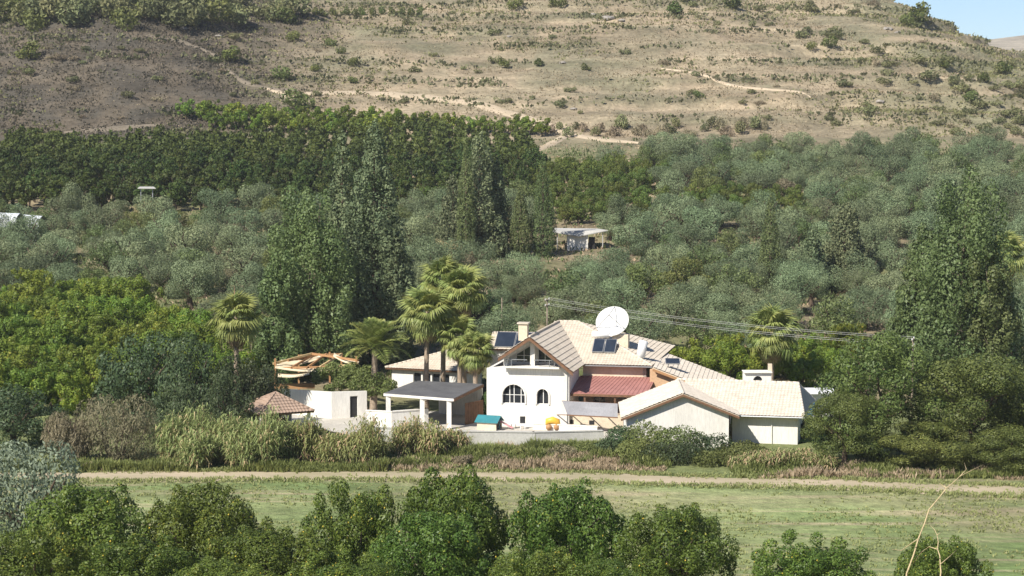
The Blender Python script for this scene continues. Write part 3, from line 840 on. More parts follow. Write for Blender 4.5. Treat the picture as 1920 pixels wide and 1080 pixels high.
BAND = lambda y: depth_word(y, (200, 215, 230), ('in the first row of the bright orchard', 'in the second row of the bright orchard', 'in the third row of the bright orchard', 'in the last row of the bright orchard'))
yy = 186.0; row = 0
while yy < 246:
    xx = XA(-60, yy) + (row % 2) * 2.4
    while xx < XA(470, yy):
        x = xx + random.uniform(-.8, .8); y = yy + random.uniform(-.8, .8); px = PX(x, y, 3)[0]
        lim = 480 - (yy - 186) * 2.6 if yy < 215 else 405 - (yy - 215) * 6.5
        if px < lim and not (px > 395 and yy < 190):
            o = put('citrus_tree', random.choice(CB), x, y, None, random.uniform(.85, 1.22))
            reg(o, 'bright green citrus tree', BAND(y), 'citrus tree', 'bright citrus orchard on the left')
        xx += 4.9
    yy += 5.0; row += 1
DS = [tier_tree(81 + i, 3.4, 5.6, 9000, 'dark_shrub', .27, 50, .7, .06) for i in range(2)]
for px, top, Y, w, k, lab in ((262, 625, 178, 170, 0, 'dark bluish tree left of the fan palm in front of the orchard'), (352, 640, 174, 130, 1, 'dark round tree between the reeds and the left palm'),
                              (452, 660, 177, 110, 0, 'dark tree at the foot of the left palm'), (420, 700, 170, 90, 1, 'low dark shrub tree above the reed bed'),
                              (330, 715, 168, 100, 0, 'dark shrub right behind the brown tamarisk'), (20, 730, 166, 160, 1, 'dark tree at the left edge beside the tamarisk'),
                              (500, 690, 180, 70, 1, 'dark shrub against the left post of the pergola')):
    x = XA(px, Y); H = U(px, top, Y).z - hz(x, Y); sc = w / F * Y / 6.4
    tag(put('dark_tree', DS[k], x, Y, None, (sc, sc, H / 5.4)), lab, 'tree', 'dark trees on the left')
def tamarisk(px, top, Y, w, seed, lab):
    x = XA(px, Y); H = U(px, top, Y).z - hz(x, Y); R = w / F * Y / 2
    e = empty('tamarisk_bush', (x, Y, hz(x, Y)), lab, 'bush', 'brown tamarisk bushes')
    link('stems', stems(seed, R, H, 16, 'bark', .08), e)
    link('crown', bush(seed, R * .93, H * 1.15, 14000, .34, 'tamarisk', 34, .6, .22, 'tamarisk_crown', .6, .14), e)
tamarisk(215, 718, 161, 190, 5, 'large grey-brown feathery tamarisk bush at the field edge')
tamarisk(115, 755, 160, 120, 6, 'smaller grey-brown tamarisk bush at the left of the large one')

# ---- olive grove behind the house, in staggered rows
def olive_ok(px, y):
    if px < 330: return 246 + max(0, (px - 0)) * .02 < y < 322
    if px < 560: return 200 + (560 - px) * .16 < y < 322
    if px < 770: return 240 < y < 318
    if px < 1040: return 212 < y < 330
    if px < 1140: return 206 < y < 306
    if px < 1230: return 206 < y < 306 or 376 < y < 398
    return 212 < y < 408
def citrus_mid(px, y):
    return (1000 < px < 1235 and 306 <= y < 376) or (1235 <= px < 1500 and 318 < y < 334) or (1250 < px < 1640 and 195 < y < 212)
yy = 200.0; row = 0
while yy < 410:
    spc = 6.9
    xx = XA(-10, yy) + (row % 2) * spc / 2
    while xx < XA(1935, yy):
        x = xx + random.uniform(-2.0, 2.0); y = yy + random.uniform(-2.0, 2.0); px = PX(x, y, hz(x, y) + 3)[0]
        near = depth_word(y, (228, 262, 300, 345), ('front belt,', 'second belt,', 'middle belt,', 'upper belt,', 'hill-foot belt,'))
        if citrus_mid(px, y):
            if not (1040 < px < 1130 and y < 310):
                for q in (0, 3.6):
                    o = put('citrus_tree', random.choice(CM if y > 250 else CB), x + q - 1.8, y + random.uniform(-1, 1), None, random.uniform(.62, .85) if y > 250 else random.uniform(.75, 1.0))
                    reg(o, 'green citrus tree', ((('first' if y < 325 else 'second' if y < 345 else 'third' if y < 362 else 'last') + ' rows beyond the flat-roofed shed') if px < 1235 else 'in the green row among the olives') if y > 250 else 'behind the long villa roof', 'citrus tree', 'green citrus among the olives')
        elif olive_ok(px, y) and not (1030 < px < 1145 and 264 < y < 306) and not (935 < px < 1050 and 256 < y < 305) and random.random() < .97:
            if random.random() < .21:
                gi = random.choice((0, 1, 1, 2, 2, 3)); o = put('grove_tree', GT[gi], x, y, None, random.uniform(.7, 1.15))
                reg(o, ('yellow-green tree', 'mid green tree', 'mid green tree', 'brownish tree')[gi], f'{near} {sector(px)}', 'tree', 'odd trees among the olives'); xx += spc; continue
            s0_ = random.uniform(.8, 1.22)
            o = put('olive_tree', random.choice(ON if y < 258 else OL), x, y, None, (s0_ * random.uniform(.9, 1.12), s0_ * random.uniform(.9, 1.12), s0_ * random.uniform(.88, 1.15)))
            reg(o, 'olive tree', f'{near} {sector(px)}', 'olive tree', 'olive grove behind the house')
        xx += spc
    yy += 6.6; row += 1
for px, Y, sc in ((14, 292, .85), (66, 291, .8), (-20, 291, .9)):
    o = put('olive_tree', OL[1], XA(px, Y), Y, None, sc); reg(o, 'olive tree', 'in front of the greenhouse', 'olive tree', 'olive grove behind the house')
# a few rusty and yellow trees that stand out
for px, py, Y, sc, mat, look in ((835, 425, 276, .9, 'palm_dead', 'rusty brown tree left of the dark conifer clump'), (880, 440, 274, .6, 'palm_dead', 'small rusty tree at the foot of the dark conifer clump'), (275, 375, 318, .8, 'palm_dead', 'yellowish tree below the small roof on the left'),
                            (500, 432, 268, .75, 'citrus_bright', 'yellow-green tree left of the tall poplar'), (1345, 450, 262, .55, 'palm_dead', 'small rusty tree in the middle of the grove'), (1490, 420, 272, .5, 'palm_dead', 'rusty shrub just right of the lone cypress')):
    x = XA(px, Y); tag(put('autumn_tree', olive(int(px + py), 3.2, 5.0, 4000, .3, mat), x, Y, None, sc), look, 'tree')

# ---- orchard of small citrus at the foot of the hill, left: columns running uphill
cand = []
for i in range(-1, 34):
    for j in range(19):
        y = 330 + j * 4.7; x = XA(-25, 360) + i * 4.15 + (y - 360) * -.06; px, py = PX(x, y, hz(x, y) + 2)
        if px < -40 or px > 1010 - 0 * y: continue
        if px > 560 and y > 424: continue
        if px < 560 and y > 420: continue
        if 130 < px < 290 and y > 414: continue
        if 800 < px and y < 338: continue
        cand.append((x, y, px))
for px0, px1, py in ((350, 1020, 226), (400, 830, 243)):
    q = px0
    while q < px1:
        w = hit(q, py + (q - px0) * .045, 380)
        if w: cand.append((w.x, w.y, q))
        q += 21 + random.random() * 8
cand.sort(key=lambda c: c[1] - (200 if c[1] > 428 else 0))
vis = cand
for x, y, px in vis[:300] if len(vis) > 300 else vis:
    o = put('orchard_tree', random.choice(CT if y > 426 else CF), x + random.uniform(-.3, .3), y + random.uniform(-.5, .5), None, random.uniform(1.15, 1.5))
    row = depth_word(y, (338, 352, 366, 382, 400, 425), ('lowest orchard rows,', 'second orchard rows,', 'third orchard rows,', 'upper orchard rows,', 'top orchard rows,', 'orchard upper edge,', 'terrace above the orchard,'))
    reg(o, 'small dark citrus tree', f'{row} {sector(px)}', 'citrus tree', 'far citrus orchard')  # the dark of the CF trees is cloud shade painted into their leaves
rest = vis[300:]
if rest:
    V = []; Fc = []; vv = []; n0 = 0
    meds = []
    for k in CF:
        me = k.parts[1][1]; a = np.empty(len(me.vertices) * 3, np.float32); me.vertices.foreach_get('co', a); a = a.reshape(-1, 3)
        b = np.empty(len(me.polygons), np.float32); me.attributes['v'].data.foreach_get('value', b); meds.append((a, b))
    for x, y, px in rest:
        a, b = meds[random.randrange(len(meds))]; s = random.uniform(1.15, 1.5); t = random.random() * 6.28
        ca, sa = math.cos(t) * s, math.sin(t) * s
        kq = np.random.default_rng(int(abs(x) * 70 + y)).random(len(b)) < .38; a = a.reshape(-1, 4, 3)[kq]; mid = a.mean(1, keepdims=True); a = ((a - mid) * 1.5 + mid).reshape(-1, 3); b = b[kq]
        V.append(np.stack([a[:, 0] * ca - a[:, 1] * sa + x, a[:, 0] * sa + a[:, 1] * ca + y, a[:, 2] * s + hz(x, y)], 1)); vv.append(np.clip(b * .8 + .2 * random.random(), 0, 1))
    V = np.concatenate(V); Fc = np.arange(len(V)).reshape(-1, 4)
    tag(link('orchard_mass', mesh_np('orchard_mass', V, Fc, M['citrus_shaded'], np.concatenate(vv))), 'far rows of small citrus trees below the dry hillside', 'orchard', kind='stuff')

# ---- hillside scrub
HB = [bush(500 + i, 1.5, 1.7, 420, .34, 'scrub', 8) for i in range(4)] + [bush(510 + i, 1.5, 1.4, 360, .34, 'scrub_brown', 8) for i in range(2)] + [bush(520 + i, 1.6, 2.2, 520, .36, 'carob', 9) for i in range(2)] + [bush(525, 1.6, 1.9, 520, .36, 'hedge', 9)]
def hill_bush(px, py, w, k, look, where, sq=1.0):
    p = hit(px, py, 395)
    if p is None: return
    s = w / F * p.y / 2.9
    o = link('hill_bush', HB[k]); o.location = p + Vector((0, 0, -.1)); o.rotation_euler = (0, 0, random.random() * 6.28); o.scale = (s, s, s * sq)
    reg(o, look, where, 'bush', 'bushes on the dry hillside')
for px, py, w in ((435, 108, 50), (50, 100, 55), (548, 70, 34), (530, 140, 46), (660, 118, 26), (662, 150, 22), (560, 190, 70), (1555, 84, 36), (1520, 90, 26), (1715, 30, 62), (1265, 18, 40), (1375, 4, 50), (965, 8, 40), (1045, 4, 40), (620, 80, 26), (640, 95, 24), (1700, 40, 36),
                  (590, 130, 22), (1100, 128, 22), (945, 122, 30), (1010, 120, 26), (1845, 150, 30), (1770, 125, 28), (1820, 180, 34), (1880, 130, 40), (1310, 178, 24)):
    hill_bush(px, py + w * .25, w, random.choice((6, 7, 8, 8)), 'dark green bush', ('high slope, ' if py < 90 else 'mid slope, ') + sector(px), .9)
for k in range(13):
    hill_bush(575 + k * 18 + random.uniform(-4, 4), 30 + random.uniform(-2, 2), 20, 7, 'small round shrub', 'in the planted row on the hilltop terrace', 1.1)
for k in range(58):
    px = random.uniform(-10, 545); py = random.uniform(2, 56) - px * .025
    hill_bush(px, py + 10, random.uniform(44, 88), random.choice((0, 1, 2, 3, 8)), 'pale green bush', ('back' if py < 20 else 'middle' if py < 38 else 'front') + ' of the hilltop scrub, ' + sector(px), 1.0)
for k in range(26):
    px = 1030 + k * 16 + random.uniform(-6, 6); hill_bush(px, 250 + random.uniform(-10, 8), random.uniform(22, 40), random.choice((4, 5, 0)), 'grey-brown bush', 'hill-foot scrub belt, ' + sector(px), 1.2)
for k in range(95):
    px = random.uniform(600, 1930); py = random.uniform(4, 270)
    hill_bush(px, py, random.uniform(14, 34), random.choice((0, 1, 2, 3, 4)), 'grey-green scrub bush', ('top slope, ' if py < 75 else 'middle slope, ' if py < 160 else 'lower slope, ') + sector(px), random.uniform(.5, .9))
for k in range(34):
    px = random.uniform(1560, 1930); py = random.uniform(60 + (px - 1560) * .22, 270)
    hill_bush(px, py, random.uniform(26, 54), random.choice((0, 1, 2, 3)), 'green thicket', ('high ' if py < 150 else 'low ') + 'right flank of the hill, ' + sector(px), .6)
for k in range(34):
    px = random.uniform(0, 600); py = random.uniform(70, 235)
    hill_bush(px, py, random.uniform(16, 36), random.choice((4, 5, 2)), 'dull brown scrub bush', ('upper spur, ' if py < 130 else 'lower spur, ') + sector(px), .6)
# rocks
M['rock'] = surf('hill_rock', (0.36, 0.33, 0.29), (0.22, 0.20, 0.18), 1.2, 0.9, 0.1, 0.8, 3)
def rock_mesh(seed):
    r = np.random.default_rng(seed); import bmesh
    bm = bmesh.new(); bmesh.ops.create_icosphere(bm, subdivisions=2, radius=1)
    for v in bm.verts: v.co *= .75 + .5 * r.random(); v.co.z *= .65
    me = bpy.data.meshes.new('rock'); bm.to_mesh(me); bm.free(); me.materials.append(M['rock']); return me
RK = [rock_mesh(i) for i in range(3)]
for px, py, w in ((1112, 30, 18), (1140, 36, 26), (1165, 40, 14), (1665, 55, 18), (1685, 62, 15), (1075, 205, 14), (1055, 120, 14), (1650, 195, 16), (955, 70, 10), (345, 55, 16), (410, 70, 14)):
    p = hit(px, py, 400)
    if p:
        s = w / F * p.y / 2; o = link('hill_rock', random.choice(RK)); o.location = p; o.rotation_euler = (0, 0, random.random() * 6); o.scale = (s, s, s * .7)
        reg(o, 'grey boulder', ('high ' if py < 100 else 'halfway up ') + 'the hillside, ' + sector(px), 'rock', 'boulders on the hillside')

M['shaded_heath'] = leafmat('shaded_heath_leaf', (0.075, 0.07, 0.052), (0.185, 0.155, 0.115), 0.12, 0.9, 0.1)  # tufts with the spur's cloud shade painted into their colour
M['undergrowth'] = leafmat('undergrowth_leaf', (0.07, 0.10, 0.035), (0.17, 0.20, 0.085), 0.2, 0.8, 0.1)
M['terrace_scrub'] = leafmat('terrace_scrub_leaf', (0.10, 0.10, 0.055), (0.19, 0.18, 0.10), 0.12, 0.9, 0.1)
M['hill_straw'] = leafmat('hill_straw_blade', (0.27, 0.225, 0.15), (0.40, 0.335, 0.225), 0.2, 0.9, 0.1)
# ---- uncountable cover: dry grass of the hill, meadow grass, verge weeds, reeds
def tufts(name, pts, hgt, wid, mat, r, blades=5, lean=.5):
    pts = np.asarray(pts); n = len(pts)
    P = np.repeat(pts, blades, 0); m = len(P)
    a = r.random(m) * 6.283; d = np.stack([np.cos(a), np.sin(a), np.zeros(m)], 1); sd = np.stack([-np.sin(a), np.cos(a), np.zeros(m)], 1)
    h = (np.repeat(hgt if hasattr(hgt, '__len__') else np.full(n, hgt), blades) * (.6 + .8 * r.random(m)))[:, None]; w = wid * (.6 + .8 * r.random(m))[:, None]
    P = P + d * (r.random(m)[:, None] * wid * 2)
    ln = (lean * r.random(m))[:, None]
    top = P + d * h * ln + np.array((0, 0, 1.)) * h; mid = P + d * h * ln * .35 + np.array((0, 0, .55)) * h
    V = np.stack([P, mid - sd * w * .5, top, mid + sd * w * .5], 1).reshape(-1, 3)
    v = np.clip(.6 * r.random(m) + .4 * np.repeat(r.random(n), blades), 0, 1)
    return mesh_np(name, V, np.arange(4 * m).reshape(m, 4), mat, v)
def zs(x, y):
    i = np.clip(np.searchsorted(GX, x) - 1, 0, nx - 2); j = np.clip(np.searchsorted(GY, y) - 1, 0, ny - 2)
    fx = (x - GX[i]) / (GX[i + 1] - GX[i]); fy = (y - GY[j]) / (GY[j + 1] - GY[j])
    return (GZ[i, j] * (1 - fx) + GZ[i + 1, j] * fx) * (1 - fy) + (GZ[i, j + 1] * (1 - fx) + GZ[i + 1, j + 1] * fx) * fy
def scatter(n, x0, x1, y0, y1, r, dens=None):
    x = r.uniform(x0, x1, n); y = r.uniform(y0, y1, n)
    if dens is not None: k = dens(x, y) > r.random(n); x, y = x[k], y[k]
    return np.stack([x, y, zs(x, y) - .03], 1)
r = np.random.default_rng(77)
ex = np.concatenate([r.uniform(-46, 46, 2600)] * 2); ey = np.interp(ex, [-70, XA(300, 153.5), XA(620, 154), 0, XA(1300, 151.5), XA(1600, 149.5), XA(1920, 147)], [151.5, 153.5, 154, 153.6, 151.5, 149.5, 147]) + np.where(np.arange(len(ex)) < 2600, 2.3, -2.3) + r.normal(size=len(ex)) * .55
tag(link('track_verge_grass', tufts('track_verge_grass', np.stack([ex, ey, zs(ex, ey)], 1), .22, .09, M['field_grass'], r, 4, .9)), 'ragged grass along both edges of the farm track', 'grass', kind='stuff')
tag(link('meadow_grass', tufts('meadow_grass', scatter(16000, -48, 48, 108, 150.5, r, lambda x, y: sstep(.3, .6, fbm(x, y * 2, 7, 3, 31.))), .16, .10, M['field_grass'], r, 4, .9)), 'short green grass of the mown meadow', 'grass', kind='stuff')
hp = scatter(80000, -150, 190, 428, 640, r, lambda x, y: (.15 + .85 * sstep(.4, .6, fbm(x, y, 12, 3, 33.))) * (1 - .85 * spur_shade(x, y, fbm(x, y, 16, 4, 21.), fbm(x, y * 2.2, 40, 3, 23.))))
tag(link('hill_grass', tufts('hill_grass', hp, .32, .34, M['hill_straw'], r, 2, .9)), 'dry straw-coloured grass covering the hillside', 'grass', kind='stuff')
sp = scatter(34000, -150, 190, 428, 640, r, lambda x, y: (.5 + .5 * sstep(30, 110, x)) * sstep(.46, .62, fbm(x, y, 26, 4, 35.)))
tag(link('hill_heath', tufts('hill_heath', sp, .55, .55, M['scrub'], r, 3, .9)), 'low grey-green heath in patches on the hillside', 'scrub', kind='stuff')
vp = np.concatenate([scatter(5000, XA(690, 157), XA(1250, 157), 155.5, 166, r, lambda x, y: .1 + .6 * sstep(.45, .6, fbm(x, y, 4, 3, 36.))), scatter(2000, XA(1380, 155), XA(1960, 155), 152.0, 158, r, lambda x, y: sstep(.35, .6, fbm(x, y, 3, 3, 44.))), scatter(250, XA(-20, 157), XA(330, 157), 155.5, 158.5, r)])
tag(link('verge_weeds', tufts('verge_weeds', vp, .15 + .75 * fbm(vp[:, 0], vp[:, 1], 3.0, 3, 41.) ** 1.5, .11, M['dry_grass'], r, 5, .8)), 'dry weeds along the edge of the farm track', 'weeds', kind='stuff')
vp2 = np.concatenate([scatter(7500, XA(690, 158), XA(1260, 158), 157, 167, r, lambda x, y: sstep(.4, .6, fbm(x, y, 5, 3, 37.))), scatter(4200, XA(1380, 155), XA(1960, 155), 152.5, 160, r, lambda x, y: sstep(.35, .6, fbm(x, y, 4, 3, 45.))), scatter(2600, XA(-20, 156), XA(720, 156), 155.3, 158, r)])
tag(link('verge_herbs', tufts('verge_herbs', vp2, .1 + 1.3 * fbm(vp2[:, 0], vp2[:, 1], 3.5, 3, 42.) ** 1.6, .12, M['hedge'], r, 6, .8)), 'green weedy herbs along the foot of the garden wall', 'weeds', kind='stuff')
rp = scatter(30000, -150, 190, 432, 640, r, lambda x, y: sstep(.5, .7, phase(x, y, terrain(x, y))) * sstep(.36, .56, fbm(x, y, 24, 3, 39.)))
tag(link('terrace_scrub', tufts('terrace_scrub', rp, .8, .8, M['terrace_scrub'], r, 3, .9)), 'dark low scrub along the terrace banks of the hillside', 'scrub', kind='stuff')
hb_ = scatter(42000, -150, -15, 430, 560, r, lambda x, y: spur_shade(x, y, fbm(x, y, 16, 4, 21.), fbm(x, y * 2.2, 40, 3, 23.)) * (.3 + .7 * sstep(.35, .6, fbm(x, y, 9, 3, 43.))))
tag(link('shaded_heath', tufts('shaded_heath', hb_, .4, .42, M['shaded_heath'], r, 2, .9)), 'heath on the left spur with cloud shade painted into its colour', 'scrub', kind='stuff')
ug = scatter(22000, -75, 105, 203, 425, r, lambda x, y: .2 + .8 * sstep(.4, .6, fbm(x, y, 8, 3, 47.)))
tag(link('grove_undergrowth', tufts('grove_undergrowth', ug, .2 + 1.1 * fbm(ug[:, 0], ug[:, 1], 5, 3, 48.) ** 2, .35, M['undergrowth'], r, 3, .9)), 'green weeds and suckers between the grove trees', 'weeds', kind='stuff')
gp = scatter(6000, -60, 80, 205, 420, r)
tag(link('grove_grass', tufts('grove_grass', gp, .4, .3, M['dry_grass'], r, 3, .7)), 'dry grass under the olive trees', 'grass', kind='stuff')
def reed_bed(label, x0, x1, y0, y1, hgt, n, seed, dry=.25):
    r = np.random.default_rng(seed); nc = max(5, int((x1 - x0) / .75)); k = r.integers(0, nc, n)
    cx = x0 + (x1 - x0) * (np.arange(nc) + .2 + .6 * r.random(nc)) / nc; cy_ = r.uniform(y0, y1, nc); cr = r.uniform(.5, 1.15, nc); ch = hgt * r.uniform(.55, 1.08, nc)
    rad = np.sqrt(r.random(n)); aa = r.random(n) * 6.283
    x = cx[k] + np.cos(aa) * rad * cr[k] * 1.1; y = cy_[k] + np.sin(aa) * rad * cr[k] * 1.3
    B = np.stack([x, y, zs(x, y) - .1], 1); h = ch[k] * (1 - .35 * rad ** 2) * (.6 + .5 * r.random(n))
    V = []; vv = []; mi = []
    # canes
    a = aa + r.normal(size=n) * .6; ln = .05 + .3 * rad * r.random(n); d = np.stack([np.cos(a), np.sin(a), np.zeros(n)], 1); sd = np.stack([-np.sin(a), np.cos(a), np.zeros(n)], 1)
    T = B + d * (h * ln)[:, None] + np.array((0, 0, 1.)) * h[:, None]
    V.append(np.stack([B - sd * .03, B + sd * .03, T + sd * .012, T - sd * .012], 1)); vv.append(r.random(n)); mi.append((r.random(n) < .3).astype(int))
    # arching leaves along the cane
    for k in range(9):
        t = .18 + .8 * (k + r.random(n)) / 9; a = r.random(n) * 6.283; d2 = np.stack([np.cos(a), np.sin(a), np.zeros(n)], 1); s2 = np.stack([-np.sin(a), np.cos(a), np.zeros(n)], 1)
        L = (.6 + .5 * r.random(n))[:, None]; P = B + (T - B) * t[:, None]
        m = P + d2 * L * .38 + np.array((0, 0, .45)) * L; q = P + d2 * L * .8 + np.array((0, 0, .45)) * L * (1.2 - 1.6 * r.random(n)[:, None])
        w = .05
        V.append(np.stack([P, m - s2 * w, q, m + s2 * w], 1)); vv.append(np.clip(.5 * r.random(n) + .5 * t, 0, 1)); mi.append(((r.random(n) < dry) | (t < .24)).astype(int))
    V = np.concatenate(V).reshape(-1, 3)
    me = mesh_np('reed_bed', V, np.arange(len(V)).reshape(-1, 4), [M['reed'], M['reed_dry']], np.concatenate(vv), mi=np.concatenate(mi))
    tag(link('reed_bed', me), label, 'reeds', 'reed beds below the garden', 'stuff')
reed_bed('tall pale green reed bed right of the tamarisk', XA(312, 160), XA(548, 160), 156.8, 162.5, 4.6, 2800, 1, .12)
reed_bed('reed bed below the white door wall, right of the tall bed', XA(560, 160), XA(700, 160), 157.5, 162, 3.8, 1400, 2, .12)
reed_bed('small reed clump in front of the carport', XA(745, 163), XA(865, 163), 161, 164.5, 3.3, 800, 3, .3)
reed_bed('thin reed clump at the left side of the garage hedge', XA(1395, 157), XA(1560, 157), 156.2, 158.5, 1.5, 700, 4, .35)

# ---- hedge shrubs in front of the garage
for i, (px, top, Y, w, k) in enumerate(((1165, 795, 164, 95, 0), (1215, 788, 163.5, 120, 1), (1275, 795, 163, 130, 2), (1335, 808, 162, 130, 0), (1395, 825, 161, 115, 2), (1195, 822, 160.5, 110, 1), (1265, 825, 160, 130, 1), (1345, 838, 159.5, 120, 2), (1420, 848, 159, 85, 1), (1140, 822, 163, 70, 2))):
    x = XA(px, Y); H = U(px, top, Y).z - hz(x, Y); R = w / F * Y / 2
    e = empty('hedge_shrub', (x, Y, hz(x, Y)))
    link('stems', stems(600 + i, R, H, 8, 'bark', .035), e); link('crown', bush(600 + i, R, H, 4600, .22, 'hedge' if i % 3 else 'dark_shrub', 16, .1, .45, 'hedge_crown', .5, .18), e)
    reg(e, 'leafy hedge shrub', 'in front of the garage gable', 'shrub', 'hedge shrubs below the garage')
for i, (px, top, Y, w) in enumerate(((925, 845, 160, 60), (985, 838, 161, 70), (1045, 832, 162, 80), (1100, 828, 163, 70), (700, 812, 163, 90), (655, 800, 165, 80), (870, 850, 159, 50))):
    x = XA(px, Y); H = U(px, top, Y).z - hz(x, Y); R = w / F * Y / 2
    o = link('verge_shrub', bush(640 + i, R, H, 2600, .2, 'hedge' if i % 2 else 'tamarisk', 12, .2, .4, 'verge_shrub', .6, .12)); o.location = (x, Y, hz(x, Y))
    reg(o, 'low weedy shrub', 'below the garden wall', 'shrub', 'low shrubs below the garden wall')

# ================================================================ buildings
import bmesh
M['white'] = surf('white_stucco', (0.77, 0.745, 0.69), (0.70, 0.67, 0.61), 0.8, 0.9, 0.15, 0.3, 14, stretch=(1.2, 1.2, 0.22), lo=.42, hi=.72)
M['cream'] = surf('cream_stucco', (0.72, 0.62, 0.48), (0.62, 0.52, 0.39), 0.6, 0.9, 0.15, 0.3, 14)
M['ochre'] = surf('ochre_stucco', (0.62, 0.42, 0.26), (0.54, 0.36, 0.22), 0.6, 0.9, 0.15, 0.3, 14)
M['tile'] = surf('clay_tile', (0.64, 0.565, 0.47), (0.52, 0.455, 0.37), 1.6, 0.85, 0.15, 0.3, 10)
M['tile_pale'] = surf('pale_clay_tile', (0.67, 0.605, 0.515), (0.56, 0.495, 0.415), 1.6, 0.85, 0.15, 0.3, 10)
M['tile_brown'] = surf('brown_clay_tile', (0.40, 0.29, 0.22), (0.30, 0.22, 0.17), 1.1, 0.85, 0.15, 0.3, 10)
M['red_sheet'] = surf('red_roof_sheet', (0.42, 0.20, 0.175), (0.34, 0.155, 0.135), 0.8, 0.5, 0.4)
M['slate'] = surf('grey_roof_felt', (0.135, 0.135, 0.14), (0.10, 0.10, 0.105), 0.8, 0.8, 0.2, 0.3, 10)
M['wood'] = surf('brown_timber', (0.22, 0.12, 0.07), (0.15, 0.085, 0.05), 3, 0.7, 0.2, 0.3, 20)
M['orange_wood'] = surf('orange_timber', (0.46, 0.26, 0.125), (0.37, 0.20, 0.095), 3, 0.6, 0.3, 0.2, 20)
M['pale_wood'] = surf('pale_timber', (0.68, 0.52, 0.28), (0.58, 0.43, 0.22), 3, 0.6, 0.3, 0.2, 20)
M['canvas'] = surf('cream_canvas', (0.72, 0.62, 0.45), (0.62, 0.52, 0.36), 1.2, 0.9, 0.1)
M['frame'] = surf('white_paint', (0.80, 0.79, 0.76), (0.74, 0.73, 0.70), 2, 0.5, 0.4)
M['glass'] = surf('dark_glass', (0.018, 0.021, 0.026), (0.03, 0.034, 0.04), 1, 0.08, 0.6)
M['dark'] = surf('dark_door', (0.025, 0.025, 0.027), (0.035, 0.033, 0.03), 1, 0.6, 0.3)
M['panel_grey'] = surf('grey_screen', (0.26, 0.26, 0.28), (0.21, 0.21, 0.23), 0.7, 0.6, 0.3)
M['solar'] = surf('solar_glass', (0.02, 0.028, 0.045), (0.03, 0.04, 0.06), 1, 0.12, 0.5)
M['metal'] = surf('galvanised_metal', (0.45, 0.46, 0.47), (0.36, 0.37, 0.38), 2, 0.45, 0.5, metallic=.6)
M['white_metal'] = surf('white_enamel', (0.82, 0.82, 0.81), (0.77, 0.77, 0.76), 1, 0.4, 0.5)
M['concrete'] = surf('pale_concrete', (0.50, 0.49, 0.46), (0.42, 0.41, 0.385), 0.6, 0.9, 0.1, 0.3, 8)
M['paving'] = surf('courtyard_paving', (0.55, 0.52, 0.46), (0.46, 0.43, 0.38), 0.5, 0.9, 0.1, 0.3, 6)
M['teal'] = surf('teal_plastic', (0.045, 0.23, 0.265), (0.04, 0.19, 0.22), 1, 0.4, 0.5)
M['pink'] = surf('pink_plastic', (0.72, 0.32, 0.34), (0.65, 0.27, 0.29), 1, 0.4, 0.5)
M['yellow'] = surf('yellow_plastic', (0.80, 0.50, 0.06), (0.72, 0.42, 0.05), 1, 0.4, 0.5)
M['blue'] = surf('blue_plastic', (0.06, 0.22, 0.52), (0.05, 0.18, 0.43), 1, 0.4, 0.5)
M['black'] = surf('black_plastic', (0.02, 0.02, 0.02), (0.03, 0.03, 0.03), 1, 0.5, 0.4)
M['lawn'] = surf('garden_lawn', (0.13, 0.20, 0.05), (0.18, 0.22, 0.07), 1.0, 0.95, 0.05, 0.6, 12)
M['topiary'] = leafmat('clipped_bush_leaf', (0.05, 0.10, 0.03), (0.11, 0.17, 0.05), 0.15, 0.6, 0.1)

